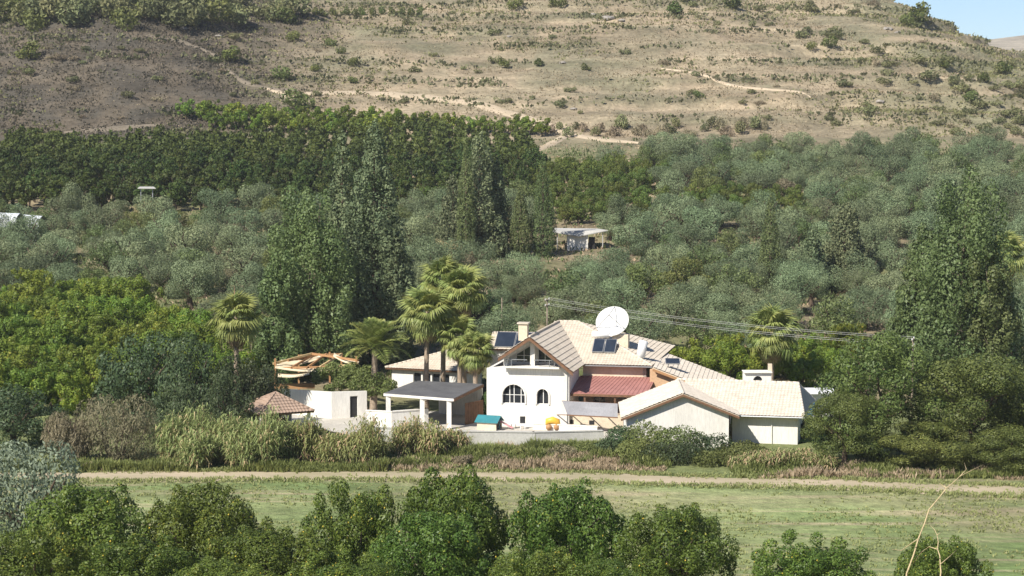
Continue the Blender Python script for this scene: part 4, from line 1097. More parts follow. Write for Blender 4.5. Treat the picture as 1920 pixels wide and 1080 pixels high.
def tile_roof(name, poly, mat, parent, eave=(0, 1), pitch=.30, course=.42, amp=.026, thick=.12, lift=0.02):
    """pantile surface over a convex planar polygon, on a slab"""
    P = [Vector(p) for p in poly]
    s = (P[eave[1]] - P[eave[0]]).normalized()
    n = Vector((0, 0, 0))
    for i in range(len(P)):
        a, b = P[i], P[(i + 1) % len(P)]; n += a.cross(b)
    n.normalize()
    if n.z < 0: n = -n
    t = n.cross(s).normalized()
    o = P[0]
    S2 = [((p - o).dot(s), (p - o).dot(t)) for p in P]
    s0, s1 = min(a for a, b in S2), max(a for a, b in S2); t0, t1 = min(b for a, b in S2), max(b for a, b in S2)
    if t1 <= 1e-6 or abs(t0) > abs(t1): t = -t; t0, t1 = -t1, -t0
    prof = [(0, 0), (.14, .55), (.28, .95), (.42, .95), (.56, .55), (.7, 0), (.85, -.25)]
    sv = []; c = math.floor(s0 / pitch) * pitch
    while c < s1 + pitch:
        for a, h in prof: sv.append((c + a * pitch, h * amp))
        c += pitch
    tv = []; c = math.floor(t0 / course) * course
    while c < t1 + course: tv += [(c, .045), (c + course - .004, 0.0)]; c += course
    A = np.array(sv); B = np.array(tv); ns, nt_ = len(A), len(B)
    AA, BB = np.meshgrid(A[:, 0], B[:, 0], indexing='ij'); HH = A[:, 1][:, None] + B[:, 1][None, :] + lift + .02
    V = np.array(o)[None] + AA.reshape(-1, 1) * np.array(s)[None] + BB.reshape(-1, 1) * np.array(t)[None] + HH.reshape(-1, 1) * np.array(n)[None]
    i, j = np.meshgrid(np.arange(ns - 1), np.arange(nt_ - 1), indexing='ij'); q = (i * nt_ + j).ravel()
    me = mesh_np(name, V, np.stack([q, q + nt_, q + nt_ + 1, q + 1], 1), mat)
    bm = bmesh.new(); bm.from_mesh(me)
    cen = sum(P, Vector()) / len(P)
    for k in range(len(P)):
        a, b = P[k], P[(k + 1) % len(P)]; e = (b - a).normalized(); pn = e.cross(n)
        if pn.dot(cen - a) > 0: pn = -pn
        bmesh.ops.bisect_plane(bm, geom=bm.verts[:] + bm.edges[:] + bm.faces[:], dist=1e-5, plane_co=a, plane_no=pn, clear_outer=True)
    for f in bm.faces:
        f.normal_update()
        if f.normal.dot(n) < 0: f.normal_flip()
    bm.to_mesh(me); bm.free()
    ob = place(name, me, parent)
    MB().prism([p - n * .01 for p in P], -n * thick).build('roof_board', M['wood'] if mat is not M['tile_pale'] else M['cream'], ob)
    return ob
def ridge_cap(parent, a, b, mat, r=.11):
    a = Vector(a); b = Vector(b); L = (b - a).length; k = max(2, int(L / .45)); mb = MB()
    for i in range(k):
        p = a.lerp(b, i / k); q = a.lerp(b, (i + 1.08) / k); mb.tube([p, q], [r * 1.12, r * .95], 8)
    return mb.build('ridge_tiles', mat, parent, True)
def wall_holes(name, outer, holes, O, ux, depth, mat, parent):
    """upright wall: outer and holes are lists of (along, height); depth is the inward vector"""
    O = Vector(O); ux = Vector(ux); depth = Vector(depth)
    P = lambda a: O + ux * a[0] + Vector((0, 0, a[1]))
    loops = [[Vector((a, b, 0)) for a, b in l] for l in [outer] + holes]
    flat = [p for l in ([outer] + holes) for p in l]
    tri = tessellate_polygon(loops)
    n = len(flat); vs = [P(p) for p in flat] + [P(p) + depth for p in flat]
    fs = [tuple(t) for t in tri] + [tuple(i + n for i in t)[::-1] for t in tri]
    k = 0
    for l in [outer] + holes:
        m = len(l)
        for i in range(m): a, b = k + i, k + (i + 1) % m; fs.append((a, b, b + n, a + n))
        k += m
    return MB().add(vs, fs).build(name, mat, parent)
def arch(a0, a1, z0, zs_, n=10):
    r = (a1 - a0) / 2; c = (a0 + a1) / 2
    return [(a0, z0), (a1, z0)] + [(c + r * math.cos(math.pi * k / n), zs_ + r * math.sin(math.pi * k / n)) for k in range(n + 1)]
def window(parent, hole, O, ux, inward, bars_v=(), bars_h=(), set_in=.14, fw=.07, name='window', pane='glass', back=True):
    O = Vector(O); ux = Vector(ux); inn = Vector(inward).normalized()
    P = lambda a, d: O + ux * a[0] + Vector((0, 0, a[1])) + inn * d
    c = (sum(h[0] for h in hole) / len(hole), (min(h[1] for h in hole) + max(h[1] for h in hole)) / 2)
    n = len(hole); mb = MB()
    inner = []
    for h in hole:
        dx, dz = c[0] - h[0], c[1] - h[1]; l = math.hypot(dx, dz); inner.append((h[0] + dx / l * fw * 1.3, h[1] + dz / l * fw * 1.3))
    vs = [P(h, set_in) for h in hole] + [P(h, set_in) for h in inner] + [P(h, set_in + .06) for h in hole] + [P(h, set_in + .06) for h in inner]
    fs = []
    for i in range(n):
        j = (i + 1) % n
        fs += [(i, j, n + j, n + i), (2 * n + i, 3 * n + i, 3 * n + j, 2 * n + j), (n + i, n + j, 3 * n + j, 3 * n + i)]
    mb.add(vs, fs)
    zmin = min(h[1] for h in hole); zmax = max(h[1] for h in hole); amin = min(h[0] for h in hole); amax = max(h[0] for h in hole)
    def top_at(a):
        zz = []
        for i in range(n):
            p, q = hole[i], hole[(i + 1) % n]
            if (p[0] - a) * (q[0] - a) <= 0 and abs(p[0] - q[0]) > 1e-6: zz.append(p[1] + (q[1] - p[1]) * (a - p[0]) / (q[0] - p[0]))
        return max(zz) if zz else zmax
    for a in bars_v: mb.bar(P((a, zmin + .03), set_in + .03), P((a, top_at(a) - .03), set_in + .03), fw, .05)
    for z in bars_h: mb.bar(P((amin + .04, z), set_in + .034), P((amax - .04, z), set_in + .034), fw * .8, .05)
    w = mb.build(name, M['frame'], parent)
    MB().prism([P(h, set_in + .045) for h in hole], inn * .02).build('pane', M[pane], w)
    return w
V3 = lambda p, z: Vector((p[0], p[1], z))

# ---------------------------------------------------------------- the villa
ph = math.radians(11.7)
u = Vector((math.cos(ph), -math.sin(ph), 0)); w = Vector((math.sin(ph), math.cos(ph), 0))
R0 = Vector((1.57, 178.0, 8.3)); R1 = R0 + w * 14.7
villa = empty('villa', (4.0, 184.0, 0.0), 'white two-storey villa with a gabled front and pale tiled roofs', 'house')
O = V3(R0 + w * .95, 0)                       # foot of the facade under the ridge
outer = [(-4.15, 0), (3.45, 0), (3.45, 5.35), (0, 8.02), (-2.55, 6.4), (-2.55, 5.5), (-4.15, 5.3)]
big = arch(-2.75, -.55, 2.1, 2.85); small = arch(.42, 1.62, 2.1, 3.0)
upl = [(-1.75, 5.7), (-.3, 5.7), (-.3, 7.3), (-1.75, 6.45)]; upr = [(.3, 5.7), (1.6, 5.7), (1.6, 6.6), (.3, 7.25)]
log = [(-2.15, 5.6), (2.45, 5.6), (2.45, 5.75), (.05, 7.62), (-2.15, 6.3)]
low = [(-3.75, 3.3), (-3.2, 3.3), (-3.2, 4.3), (-3.75, 4.3)]
wall_holes('facade_wall', outer, [big, small, log], O, u, w * .35, M['white'], villa)
window(villa, big, O, u, w, (-2.05, -1.65, -1.0), (2.9,), .2)
window(villa, small, O, u, w, (1.05,), (), .2)
OL_ = O + w * 1.5
wall_holes('loggia_wall', [(-2.9, 5.45), (3.1, 5.45), (0, 7.85), (-2.9, 6.0)], [upl, upr], OL_, u, w * .2, M['white'], villa)
MB().box(O + w * .95 + u * .15 + Vector((0, 0, 5.5)), (5.2, 1.15, .12), u, w).build('loggia_floor', M['concrete'], villa)
window(villa, upl, OL_, u, w, (-1.0,), (6.35,), .06)
window(villa, upr, OL_, u, w, (.95,), (), .06)
for hole in (big, small):                      # raised arch mouldings
    mb = MB()
    pts = [O + u * a + Vector((0, 0, z)) - w * .03 for a, z in hole[1:]] + [O + u * hole[0][0] + Vector((0, 0, hole[0][1])) - w * .03]
    for a, b in zip(pts[:-1], pts[1:]): mb.bar(a, b, .14, .14)
    mb.build('arch_moulding', M['white'], villa)
MB().box(O + u * .1 + Vector((0, 0, 5.5)) - w * .3, (5.1, .7, .14), u, w).build('balcony_ledge', M['white'], villa)
mb = MB(); mb.bar(O + u * .05 + Vector((0, 0, 5.57)) + w * .17, O + u * .05 + Vector((0, 0, 7.7)) + w * .17, .42)
mb.build('gable_column', M['white'], villa)
mb = MB()
for a in (-2.2, -1.75, 1.75, 2.2): mb.bar(O + u * a + Vector((0, 0, 5.57)) - w * .55, O + u * a + Vector((0, 0, 6.2)) - w * .55, .06)
mb.bar(O + u * -2.3 + Vector((0, 0, 6.2)) - w * .55, O + u * -.3 + Vector((0, 0, 6.2)) - w * .55, .06); mb.bar(O + u * .3 + Vector((0, 0, 6.2)) - w * .55, O + u * 2.3 + Vector((0, 0, 6.2)) - w * .55, .06)
mb.build('balcony_rail', M['metal'], villa)
# side and rear walls of the gabled block and the main block behind the terrace
MB().prism([O + w * .36 + u * 3.45, O + w * 5.2 + u * 3.45, O + w * 5.2 + u * 3.45 + Vector((0, 0, 5.2)), O + w * .36 + u * 3.45 + Vector((0, 0, 5.2))], -u * .3).build('side_wall', M['white'], villa)
MB().prism([O + w * .36 - u * 4.15, O + w * 13 - u * 4.15, O + w * 13 - u * 4.15 + Vector((0, 0, 5.25)), O + w * .36 - u * 4.15 + Vector((0, 0, 5.25))], u * .3).build('side_wall', M['white'], villa)
E1 = G(1222, 687, 5.2)                         # right end of the main eave
dR = (R1 - E1).dot(w)                          # plan depth of the main slope
T1 = R1 + u * 1.9
E0 = E1 - u * 7.2
mw = V3(E1 + w * .65 - u * .6, 0); L1 = 5.9
dr = [(1.0, 1.25), (2.1, 1.25), (2.1, 3.3), (1.0, 3.3)]; wi = [(3.2, 2.0), (4.9, 2.0), (4.9, 3.3), (3.2, 3.3)]
wall_holes('main_wall', [(-L1, 0), (0, 0), (0, 5.12), (-L1, 5.12)], [[(a - L1, b) for a, b in dr], [(a - L1, b) for a, b in wi]], mw, u, w * .3, M['cream'], villa)
window(villa, [(a - L1, b) for a, b in dr], mw, u, w, (1.55 - L1,), ()); window(villa, [(a - L1, b) for a, b in wi], mw, u, w, (4.05 - L1,), ())
MB().prism([mw, mw + w * (2 * dR - 1.3), mw + w * (2 * dR - 1.3) + Vector((0, 0, 5.1)), mw + Vector((0, 0, 5.1))], -u * .3).build('end_wall', M['white'], villa)
# roofs
gr = tile_roof('roof_slope', [R0 + u * 3.95 + Vector((0, 0, -3.1)), R1 + u * 3.95 + Vector((0, 0, -3.1)), R1, R0], M['tile'], villa, (0, 1), .34, .5, .03)
tile_roof('roof_slope', [R0 - u * 2.9 + Vector((0, 0, -1.95)), R1 - u * 2.9 + Vector((0, 0, -1.95)), R1, R0], M['tile'], villa)
ms = tile_roof('roof_slope', [E0, E1, T1, R1 - u * .5], M['tile'], villa)
E2 = E1 + w * 2 * dR
tile_roof('roof_slope', [E1, E2, T1], M['tile'], villa)
tile_roof('roof_slope', [E2, E0 + w * 2 * dR, R1 - u * .5, T1], M['tile'], villa)
ridge_cap(villa, R0 + Vector((0, 0, .06)), R1 + Vector((0, 0, .06)), M['tile']); ridge_cap(villa, T1 + Vector((0, 0, .05)), E1 + Vector((0, 0, .08)), M['tile']); ridge_cap(villa, R1 + Vector((0, 0, .05)), T1 + Vector((0, 0, .05)), M['tile'])
mb = MB()                                      # verge boards with rafter ends under the gable
mb.prism([R0 + Vector((0, 0, -.08)), R0 + u * 3.95 + Vector((0, 0, -3.18)), R0 + u * 3.95 + Vector((0, 0, -3.42)), R0 + Vector((0, 0, -.32))], -w * .05)
mb.prism([R0 + Vector((0, 0, -.08)), R0 - u * 2.9 + Vector((0, 0, -2.03)), R0 - u * 2.9 + Vector((0, 0, -2.27)), R0 + Vector((0, 0, -.32))], -w * .05)
mb.build('verge_board', M['wood'], villa)
# rear left roof with collectors, over a plain rear block
q0 = G(918, 655, 5.9); rear = V3(q0, 5.9)
rl0 = rear - u * .3; rl1 = rear + u * 4.2
rt0 = rl0 + w * 2.0 + Vector((0, 0, 1.5)) + u * .2; rt1 = rl1 + w * 2.0 + Vector((0, 0, 1.5))
tile_roof('roof_slope', [rl0, rl1, rt1, rt0], M['tile'], villa)
tile_roof('roof_slope', [rt1, rt0, rl0 + w * 4, rl1 + w * 4], M['tile'], villa, (2, 3))
MB().prism([V3(rl0 + w * .4 + u * .3, 0), V3(rl1 + w * .4, 0), V3(rl1 + w * 3.6, 0), V3(rl0 + w * 3.6 + u * .3, 0)], (0, 0, 5.85)).build('rear_wall', M['white'], villa)
# left wing with a hipped roof and a band of windows
A0 = G(722, 690, 3.2); A1 = A0 + (G(905, 699, 3.2) - A0).normalized() * 10.2
d1 = (A1 - A0).normalized(); d2 = Vector((-d1.y, d1.x, 0))
B0 = A0 + d1 * 5.6 + d2 * 4.5 + Vector((0, 0, 1.65)); B1 = A1 + d2 * 4.5 + Vector((0, 0, 1.65))
tile_roof('roof_slope', [A0, A1, B1, B0], M['tile'], villa)
tile_roof('roof_slope', [A0 + d2 * 9, A0, B0], M['tile'], villa, (0, 1))
tile_roof('roof_slope', [A1 + d2 * 9, A0 + d2 * 9, B0, B1], M['tile'], villa, (0, 1))
ridge_cap(villa, A0 + Vector((0, 0, .08)), B0 + Vector((0, 0, .05)), M['tile'])
lw = V3(A0 + d1 * .5 + d2 * .5, 0)
hs = [[(2.35 + k * 1.02, 1.5), (3.2 + k * 1.02, 1.5), (3.2 + k * 1.02, 2.85), (2.35 + k * 1.02, 2.85)] for k in range(4)]
wall_holes('wing_wall', [(0, 0), (9.6, 0), (9.6, 3.12), (0, 3.12)], hs, lw, d1, d2 * .3, M['white'], villa)
for h in hs: window(villa, h, lw, d1, d2)
MB().prism([lw + d2 * .3, lw + d2 * 8, lw + d2 * 8 + Vector((0, 0, 3.1)), lw + d2 * .3 + Vector((0, 0, 3.1))], d1 * .3).build('wing_end_wall', M['white'], villa)
# right rear block: ridge running back, long slope falling to the right
K0 = G(1224, 689, 5.25); K1 = G(1241, 660, 5.25); kd = (K1 - K0).normalized(); kr = Vector((kd.y, -kd.x, 0))
tile_roof('roof_slope', [K0 + kr * 7.4 - Vector((0, 0, 2.7)), K1 + kr * 7.4 - Vector((0, 0, 2.7)), K1, K0], M['tile_pale'], villa)
kw = V3(K0 + kd * .5, 0)
MB().prism([kw + kr * 7.0, kw + kr * 7.0 + Vector((0, 0, 2.55)), kw + Vector((0, 0, 5.1)), kw - kr * .3 + Vector((0, 0, 5.0)), kw - kr * .3], kd * .3).build('gable_wall', M['ochre'], villa)
MB().prism([kw + kr * 7.0 + kd * .3, kw + kr * 7.0 + kd * 9.3, kw + kr * 7.0 + kd * 9.3 + Vector((0, 0, 2.5)), kw + kr * 7.0 + kd * .3 + Vector((0, 0, 2.5))], -kr * .3).build('end_wall', M['white'], villa)
MB().bar(K0 - Vector((0, 0, .2)) - kd * .04, K0 + kr * 7.4 - Vector((0, 0, 2.9)) - kd * .04, .05, .22).build('verge_board', M['orange_wood'], villa)
# terrace: raised floor, red lean-to roof, posts, grey screen
t_back = mw + Vector((0, 0, 4.05)); tb0 = t_back - u * 6.1 - w * .02; tb1 = t_back + u * .9 - w * .02
f0 = G(1036, 737, 3.1); f1 = f0 + u * 8.6
rr = MB().prism([f0, f1, tb1, tb0], (0, 0, .06)).build('terrace_roof', M['red_sheet'], villa)
mb = MB()
for k in range(22):
    t = (k + .5) / 22; mb.bar(f0.lerp(f1, t) + Vector((0, 0, .075)), tb0.lerp(tb1, t) + Vector((0, 0, .075)), .05, .035)
mb.build('roof_ribs', M['red_sheet'], rr)
MB().bar(f0 + Vector((0, 0, -.1)), f1 + Vector((0, 0, -.1)), .12, .2).build('terrace_beam', M['wood'], villa)
for t in (.02, .34, .66, .97):
    p = f0.lerp(f1, t) + w * .15; MB().bar(V3(p, 1.2), V3(p, 3.02), .16).build('terrace_post', M['wood'], villa)
tf0 = V3(f0 - w * .1, 0); tf1 = V3(f1 - w * .1, 0)
MB().prism([tf0 + u * .25, tf1, V3(mw, 0) - w * .05 + u * 1.2, V3(mw, 0) - w * .05 - u * 6.0], (0, 0, 1.2)).build('terrace_floor', M['cream'], villa)
s0 = U(1054, 752, 176.6); s1 = U(1158, 757, 174.8); s2 = U(1158, 783, 174.2); s3 = U(1064, 778, 176.0)
MB().prism([s0, s1, s2, s3], (0, -.05, 0.02)).build('terrace_screen', M['panel_grey'], villa)
mb = MB()
for t in (0, .33, .66, 1): a = s3.lerp(s2, t); b = V3(tf0.lerp(tf1, .03 + .55 * t), 1.15); mb.bar(a, b, .07)
mb.bar(s3, s2, .1); mb.bar(s0, s1, .07); mb.build('screen_bracket', M['wood'], villa)
mb = MB()
for t in (.2, .42): p = tf0.lerp(tf1, t) - w * .02; mb.box(p + Vector((0, 0, .55)), (.45, .06, .35), u, w)
mb.build('vent', M['dark'], villa)
# chimney
cp = U(985, 634, 179.6); cp.z = 8.0
cm_ = MB().box(cp + Vector((-.15, .5, .55)), (.8, .8, 1.5), u, w).build('chimney', M['cream'], villa)
MB().box(cp + Vector((-.15, .5, 1.37)), (1.05, 1.05, .12), u, w).build('chimney_cap', M['tile'], cm_)

# fittings on the walls
MB().tube([O + u * 3.3 - w * .06 + Vector((0, 0, .1)), O + u * 3.3 - w * .06 + Vector((0, 0, 5.1))], .045, 8).build('downpipe', M['metal'], villa)
MB().box(E0.lerp(E1, .55) - w * .06 + Vector((0, 0, -.05)), (6.6, .12, .1), u, w).build('gutter', M['metal'], villa)
# ---------------------------------------------------------------- things on the roofs
def on_slope(px, py, a, b, c):
    d = Vector(ray(px, py)); n = (b - a).cross(c - a); t = (a - Vector((0, 0, CAMZ))).dot(n) / d.dot(n)
    return Vector((0, 0, CAMZ)) + d * t
def collector(name, corners, mat=None): ...
sn = (E1 - E0).cross(T1 - E0).normalized(); sn = sn if sn.z > 0 else -sn
st_ = sn.cross(u).normalized(); st_ = st_ if st_.z > 0 else -st_
pc = on_slope(1134, 656, E0, E1, T1)
hs1 = empty('solar_water_heater', pc, 'solar water heater with two dark panels and a white tank below the dish', 'solar heater')
tilt = (st_ * .86 + sn * .22).normalized(); tn = u.cross(tilt).normalized()
for k in (-1, 1):
    c = pc + u * k * .56 + sn * .42
    fr_ = MB().box(c, (1.06, 1.9, .1), u, tilt, tn).build('panel_frame', M['metal'], hs1)
    MB().box(c + tn * .055, (.94, 1.78, .02), u, tilt, tn).build('collector_glass', M['solar'], fr_)
mb = MB()
for k in (-1, 1):
    for s in (-.8, .8): b = pc + u * k * .95 + tilt * s + sn * .4; mb.bar(b, b - sn * (.40 + .0 * s), .05)
mb.build('support', M['metal'], hs1)
tp = pc + st_ * 1.75 + sn * .75 - u * .3
MB().tube([tp - u * 1.15, tp - u * 1.1, tp + u * .5, tp + u * .55], [.2, .32, .32, .2], 16).build('water_tank', M['white_metal'], hs1, True)
mb = MB()
for k in (-.8, .3): mb.bar(tp + u * k - Vector((0, 0, .3)), tp + u * k - sn * .82, .06)
mb.build('tank_leg', M['metal'], hs1)
# dish
dc = U(1148, 602, 187.5)
M['dish'] = surf('dish_white', (0.72, 0.72, 0.70), (0.62, 0.62, 0.60), 1, 0.5, 0.4)
base = on_slope(1160, 645, E0, E1, T1)
dish = empty('satellite_dish', base, 'very large white satellite dish on the villa roof', 'satellite dish')
ax = Vector((-.30, -.80, .52)).normalized(); d_u = ax.cross(Vector((0, 0, 1))).normalized(); d_v = d_u.cross(ax)
vs, fs = [dc - ax * .32], []
rings, seg = 7, 36
for i in range(1, rings + 1):
    rr_ = 1.62 * i / rings
    for k in range(seg): t = 2 * math.pi * k / seg; vs.append(dc + d_u * rr_ * math.cos(t) + d_v * rr_ * .96 * math.sin(t) + ax * (-.32 + .32 * (i / rings) ** 2))
for k in range(seg): fs.append((0, 1 + k, 1 + (k + 1) % seg))
for i in range(rings - 1):
    for k in range(seg): a = 1 + i * seg + k; b = 1 + i * seg + (k + 1) % seg; fs.append((a, b, b + seg, a + seg))
nv = len(vs); vs2 = vs + [p - ax * .04 for p in vs]; fs2 = fs + [tuple(j + nv for j in f)[::-1] for f in fs]
for k in range(seg): a = 1 + (rings - 1) * seg + k; b = 1 + (rings - 1) * seg + (k + 1) % seg; fs2.append((a, b, b + nv, a + nv))
MB().add(vs2, fs2).build('reflector', M['dish'], dish, True)
mb = MB(); ft = dc + ax * 1.25
for k in range(3): t = 2.1 * k + 1.57; mb.tube([dc + d_u * 1.58 * math.cos(t) + d_v * 1.5 * math.sin(t), ft], .035, 6)
mb.build('feed_arm', M['metal'], dish); MB().tube([ft, ft + ax * .25], .07, 8).build('feed_horn', M['white_metal'], dish)
MB().tube([base - Vector((0, 0, .2)), dc - ax * .55 - Vector((0, 0, .3)), dc - ax * .36], .09, 8).build('mast', M['metal'], dish)
pl = base + Vector((.25, .6, .25))
plinth = MB().box(pl, (1.5, 1.0, 1.3), u, w).build('roof_plinth', M['cream'], villa)
# second heater on the ridge of the right block
h2p = K0 + kd * 3.4
hs2 = empty('solar_water_heater', h2p, 'second solar water heater with an upright white tank, right of the dish', 'solar heater')
tp = U(1203, 655, h2p.y)
MB().tube([tp + Vector((-.12, 0, -.75)), tp + Vector((-.1, 0, -.7)), tp + Vector((.18, 0, .75)), tp + Vector((.2, 0, .82))], [.3, .42, .42, .3], 16).build('water_tank', M['white_metal'], hs2, True)
pc2 = h2p + kr * 1.6 + Vector((0, 0, .2)); t2 = (kd * .8 - kr * .1 + Vector((0, 0, .35))).normalized(); n2 = kr.cross(t2).normalized()
fr_ = MB().box(pc2, (1.35, 1.0, .09), kr, t2, n2).build('panel_frame', M['metal'], hs2)
MB().box(pc2 + n2 * .055, (1.25, .9, .02), kr, t2, n2).build('collector_glass', M['solar'], fr_); MB().box(pc2 - n2 * .055, (1.25, .9, .02), kr, t2, n2).build('collector_back', M['metal'], fr_)
for a in (-.4, .5, 1.2, 2.1): b = h2p + kr * a; MB().bar(b + Vector((0, 0, -.36 * max(a, 0) - .1)), b + Vector((0, 0, .25)), .06).build('stand_leg', M['metal'], hs2)
# collectors on the rear left roof
rn = (rl1 - rl0).cross(rt1 - rl0).normalized(); rn = rn if rn.z > 0 else -rn; rt = rn.cross(u).normalized(); rt = rt if rt.z > 0 else -rt
rc = (rl0 + rl1 + rt0 + rt1) / 4 + u * .35
sp_ = empty('solar_array', rc, 'dark solar panels on the small roof left of the chimney', 'solar panel')
for k in (-1, 1):
    f_ = MB().box(rc + u * k * .98 + rn * .16, (1.9, 2.1, .07), u, rt, rn).build('panel_frame', M['metal'], sp_)
    MB().box(rc + u * k * .98 + rn * .2, (1.8, 2.0, .02), u, rt, rn).build('collector_glass', M['solar'], f_)

# ---------------------------------------------------------------- garage wing
gar = empty('garage', (17.0, 171.0, 0), 'low white garage with a tiled gable in front of the villa', 'garage')
ga0 = Vector((14.45, 167.0, 4.66)); ga1 = Vector((14.75, 176.4, 4.66))
le0 = Vector((9.2, 167.0, 2.56)); le1 = Vector((9.5, 176.4, 2.56)); re0 = Vector((19.2, 167.0, 2.76)); re1 = Vector((19.5, 176.4, 2.76))
tile_roof('roof_slope', [le0, le1, ga1, ga0], M['tile_pale'], gar, (0, 1)); tile_roof('roof_slope', [re0, re1, ga1, ga0], M['tile_pale'], gar, (0, 1))
gr1 = G(1497, 719, 4.62); g0 = V3(ga1, 4.62); gd = (gr1 - g0).normalized(); gn = Vector((gd.y, -gd.x, 0))
ge1 = G(1508, 783, 2.45); dg_ = (ge1 - gr1).dot(gn); ge0 = ge1 - gd * 10.0
tile_roof('roof_slope', [ge0, ge1, gr1, gr1 - gd * 10.0], M['tile_pale'], gar)
gb1 = ge1 - gn * 2 * dg_ + gd * .1
tile_roof('roof_slope', [ge1, gb1, gr1], M['tile_pale'], gar)
tile_roof('roof_slope', [gb1, gb1 - gd * 10, gr1 - gd * 10, gr1], M['tile_pale'], gar)
ridge_cap(gar, ga0 + Vector((0, 0, .05)), ga1 + Vector((0, 0, .05)), M['tile_pale']); ridge_cap(gar, g0 + Vector((0, 0, .08)), gr1 + Vector((0, 0, .05)), M['tile_pale']); ridge_cap(gar, gr1 + Vector((0, 0, .05)), ge1 + Vector((0, 0, .08)), M['tile_pale'])
mb = MB()
for a, b in ((ga0, le0), (ga0, re0)): mb.prism([a + Vector((0, 0, -.05)), b + Vector((0, 0, -.05)), b + Vector((0, 0, -.25)), a + Vector((0, 0, -.25))], (0, -.05, 0))
mb.build('verge_board', M['wood'], gar)
MB().prism([Vector((9.75, 167.4, 0)), Vector((18.35, 167.4, 0)), Vector((18.35, 167.4, 2.85)), Vector((14.5, 167.4, 4.45)), Vector((9.75, 167.4, 2.6))], (0, .3, 0)).build('gable_wall', M['white'], gar)
MB().prism([Vector((9.75, 167.71, 0)), Vector((9.9, 176, 0)), Vector((9.9, 176, 2.55)), Vector((9.75, 167.71, 2.55))], (.3, 0, 0)).build('side_wall', M['white'], gar)
wq = V3(ge1 - gn * .7 - gd * .6, 0); wl = wq - gd * 5.6
wall_holes('wing_wall', [(0, 0), (5.6, 0), (5.6, 2.4), (0, 2.4)], [], wl, gd, -gn * .3, M['white'], gar)
MB().prism([wq - gn * .3, wq - gn * (2 * dg_ - 1.4), wq - gn * (2 * dg_ - 1.4) + Vector((0, 0, 2.4)), wq - gn * .3 + Vector((0, 0, 2.4))], -gd * .3).build('end_wall', M['white'], gar)
MB().tube([ge0 + gd * 3.4 + gn * .06 + Vector((0, 0, -.03)), ge1 + gn * .06 + Vector((0, 0, -.03))], .07, 8).build('gutter', M['metal'], gar)
MB().tube([wq - gd * 2.2 + gn * .08 + Vector((0, 0, 0)), wq - gd * 2.2 + gn * .08 + Vector((0, 0, 2.3))], .045, 8).build('downpipe', M['white'], gar)
# outdoor oven chimney behind the garage
ov = G(1424, 722, 3.2); ov = Vector((ov.x, 182.0, 0)); ov.x = XA(1424, 182.0)
oven = empty('outdoor_oven', ov, 'white outdoor oven with an arched mouth behind the garage roof', 'oven')
oz = U(1424, 699, 182).z
oh = arch(-.42, .42, oz - 1.05, oz - .72, 8)
wall_holes('oven_front', [(-1.25, 0), (1.25, 0), (1.25, oz), (-1.25, oz)], [oh], ov, (1, 0, 0), (0, .25, 0), M['white'], oven)
MB().box(ov + Vector((0, .9, oz / 2 - .05)), (2.45, 1.2, oz - .1)).build('oven_body', M['white'], oven)
MB().prism([ov + Vector((a, .2, b)) for a, b in oh], (0, .03, 0)).build('oven_mouth', M['black'], oven)
MB().box(ov + Vector((0, .6, oz + .05)), (2.6, 1.7, .08)).build('oven_slab', M['white'], oven)
MB().box(ov + Vector((1.2, .7, oz + .4)), (.35, .35, .7)).build('flue', M['cream'], oven)

# ---------------------------------------------------------------- carport, walls, gazebo, pergola
c0 = G(720, 738, 2.9); c1 = G(851, 748, 2.85); c2 = G(906, 721, 3.1); c3 = G(781, 714.5, 3.15)
cpx = (c0 + c1 + c2 + c3) / 4
carp = empty('carport', (cpx.x, cpx.y, 0), 'carport with a flat dark grey roof on white posts', 'carport')
MB().prism([c0, c1, c2, c3], (0, 0, .05)).build('roof_sheet', M['slate'], carp)
mb = MB()
for a, b in ((c0, c1), (c3, c2), (c0, c3)): mb.bar(a - Vector((0, 0, .1)), b - Vector((0, 0, .1)), .1, .22)
mb.build('fascia', M['white'], carp)
mb = MB()
mb.bar(c1 - Vector((0, 0, .12)), c2 - Vector((0, 0, .12)), .12, .24)
for k in range(1, 7): mb.bar(c0.lerp(c3, k / 7) - Vector((0, 0, .12)), c1.lerp(c2, k / 7) - Vector((0, 0, .12)), .1, .16)
mb.build('rafter', M['wood'], carp)
for a in (c0.lerp(c1, .06) + Vector((0, .3, 0)), c0.lerp(c1, .55) + Vector((0, .3, 0)), c0.lerp(c1, .93) + Vector((0, .3, 0)), c3.lerp(c2, .5), c3.lerp(c2, .95)):
    MB().bar(V3(a, 0), V3(a, a.z - .22), .42).build('post', M['white'], carp)
bwall = c3.lerp(c2, .3); bw2 = c3.lerp(c2, .95); bd = (bw2 - bwall).normalized(); bn = Vector((-bd.y, bd.x, 0))
gh = [(.5, 1.35), (1.5, 1.35), (1.5, 2.05), (.5, 2.05)]
cw = empty('courtyard_wall', V3(bwall + bn * .6, 0), 'white wall with a small window at the back of the carport', 'wall')
Lc = (bw2 - bwall).length
wall_holes('wall', [(0, 0), (Lc, 0), (Lc, 2.7), (0, 2.7)], [gh], V3(bwall + bn * .6, 0), bd, bn * .2, M['white'], cw)
window(cw, gh, V3(bwall + bn * .6, 0), bd, bn, (1.0,), (1.7,), .08)
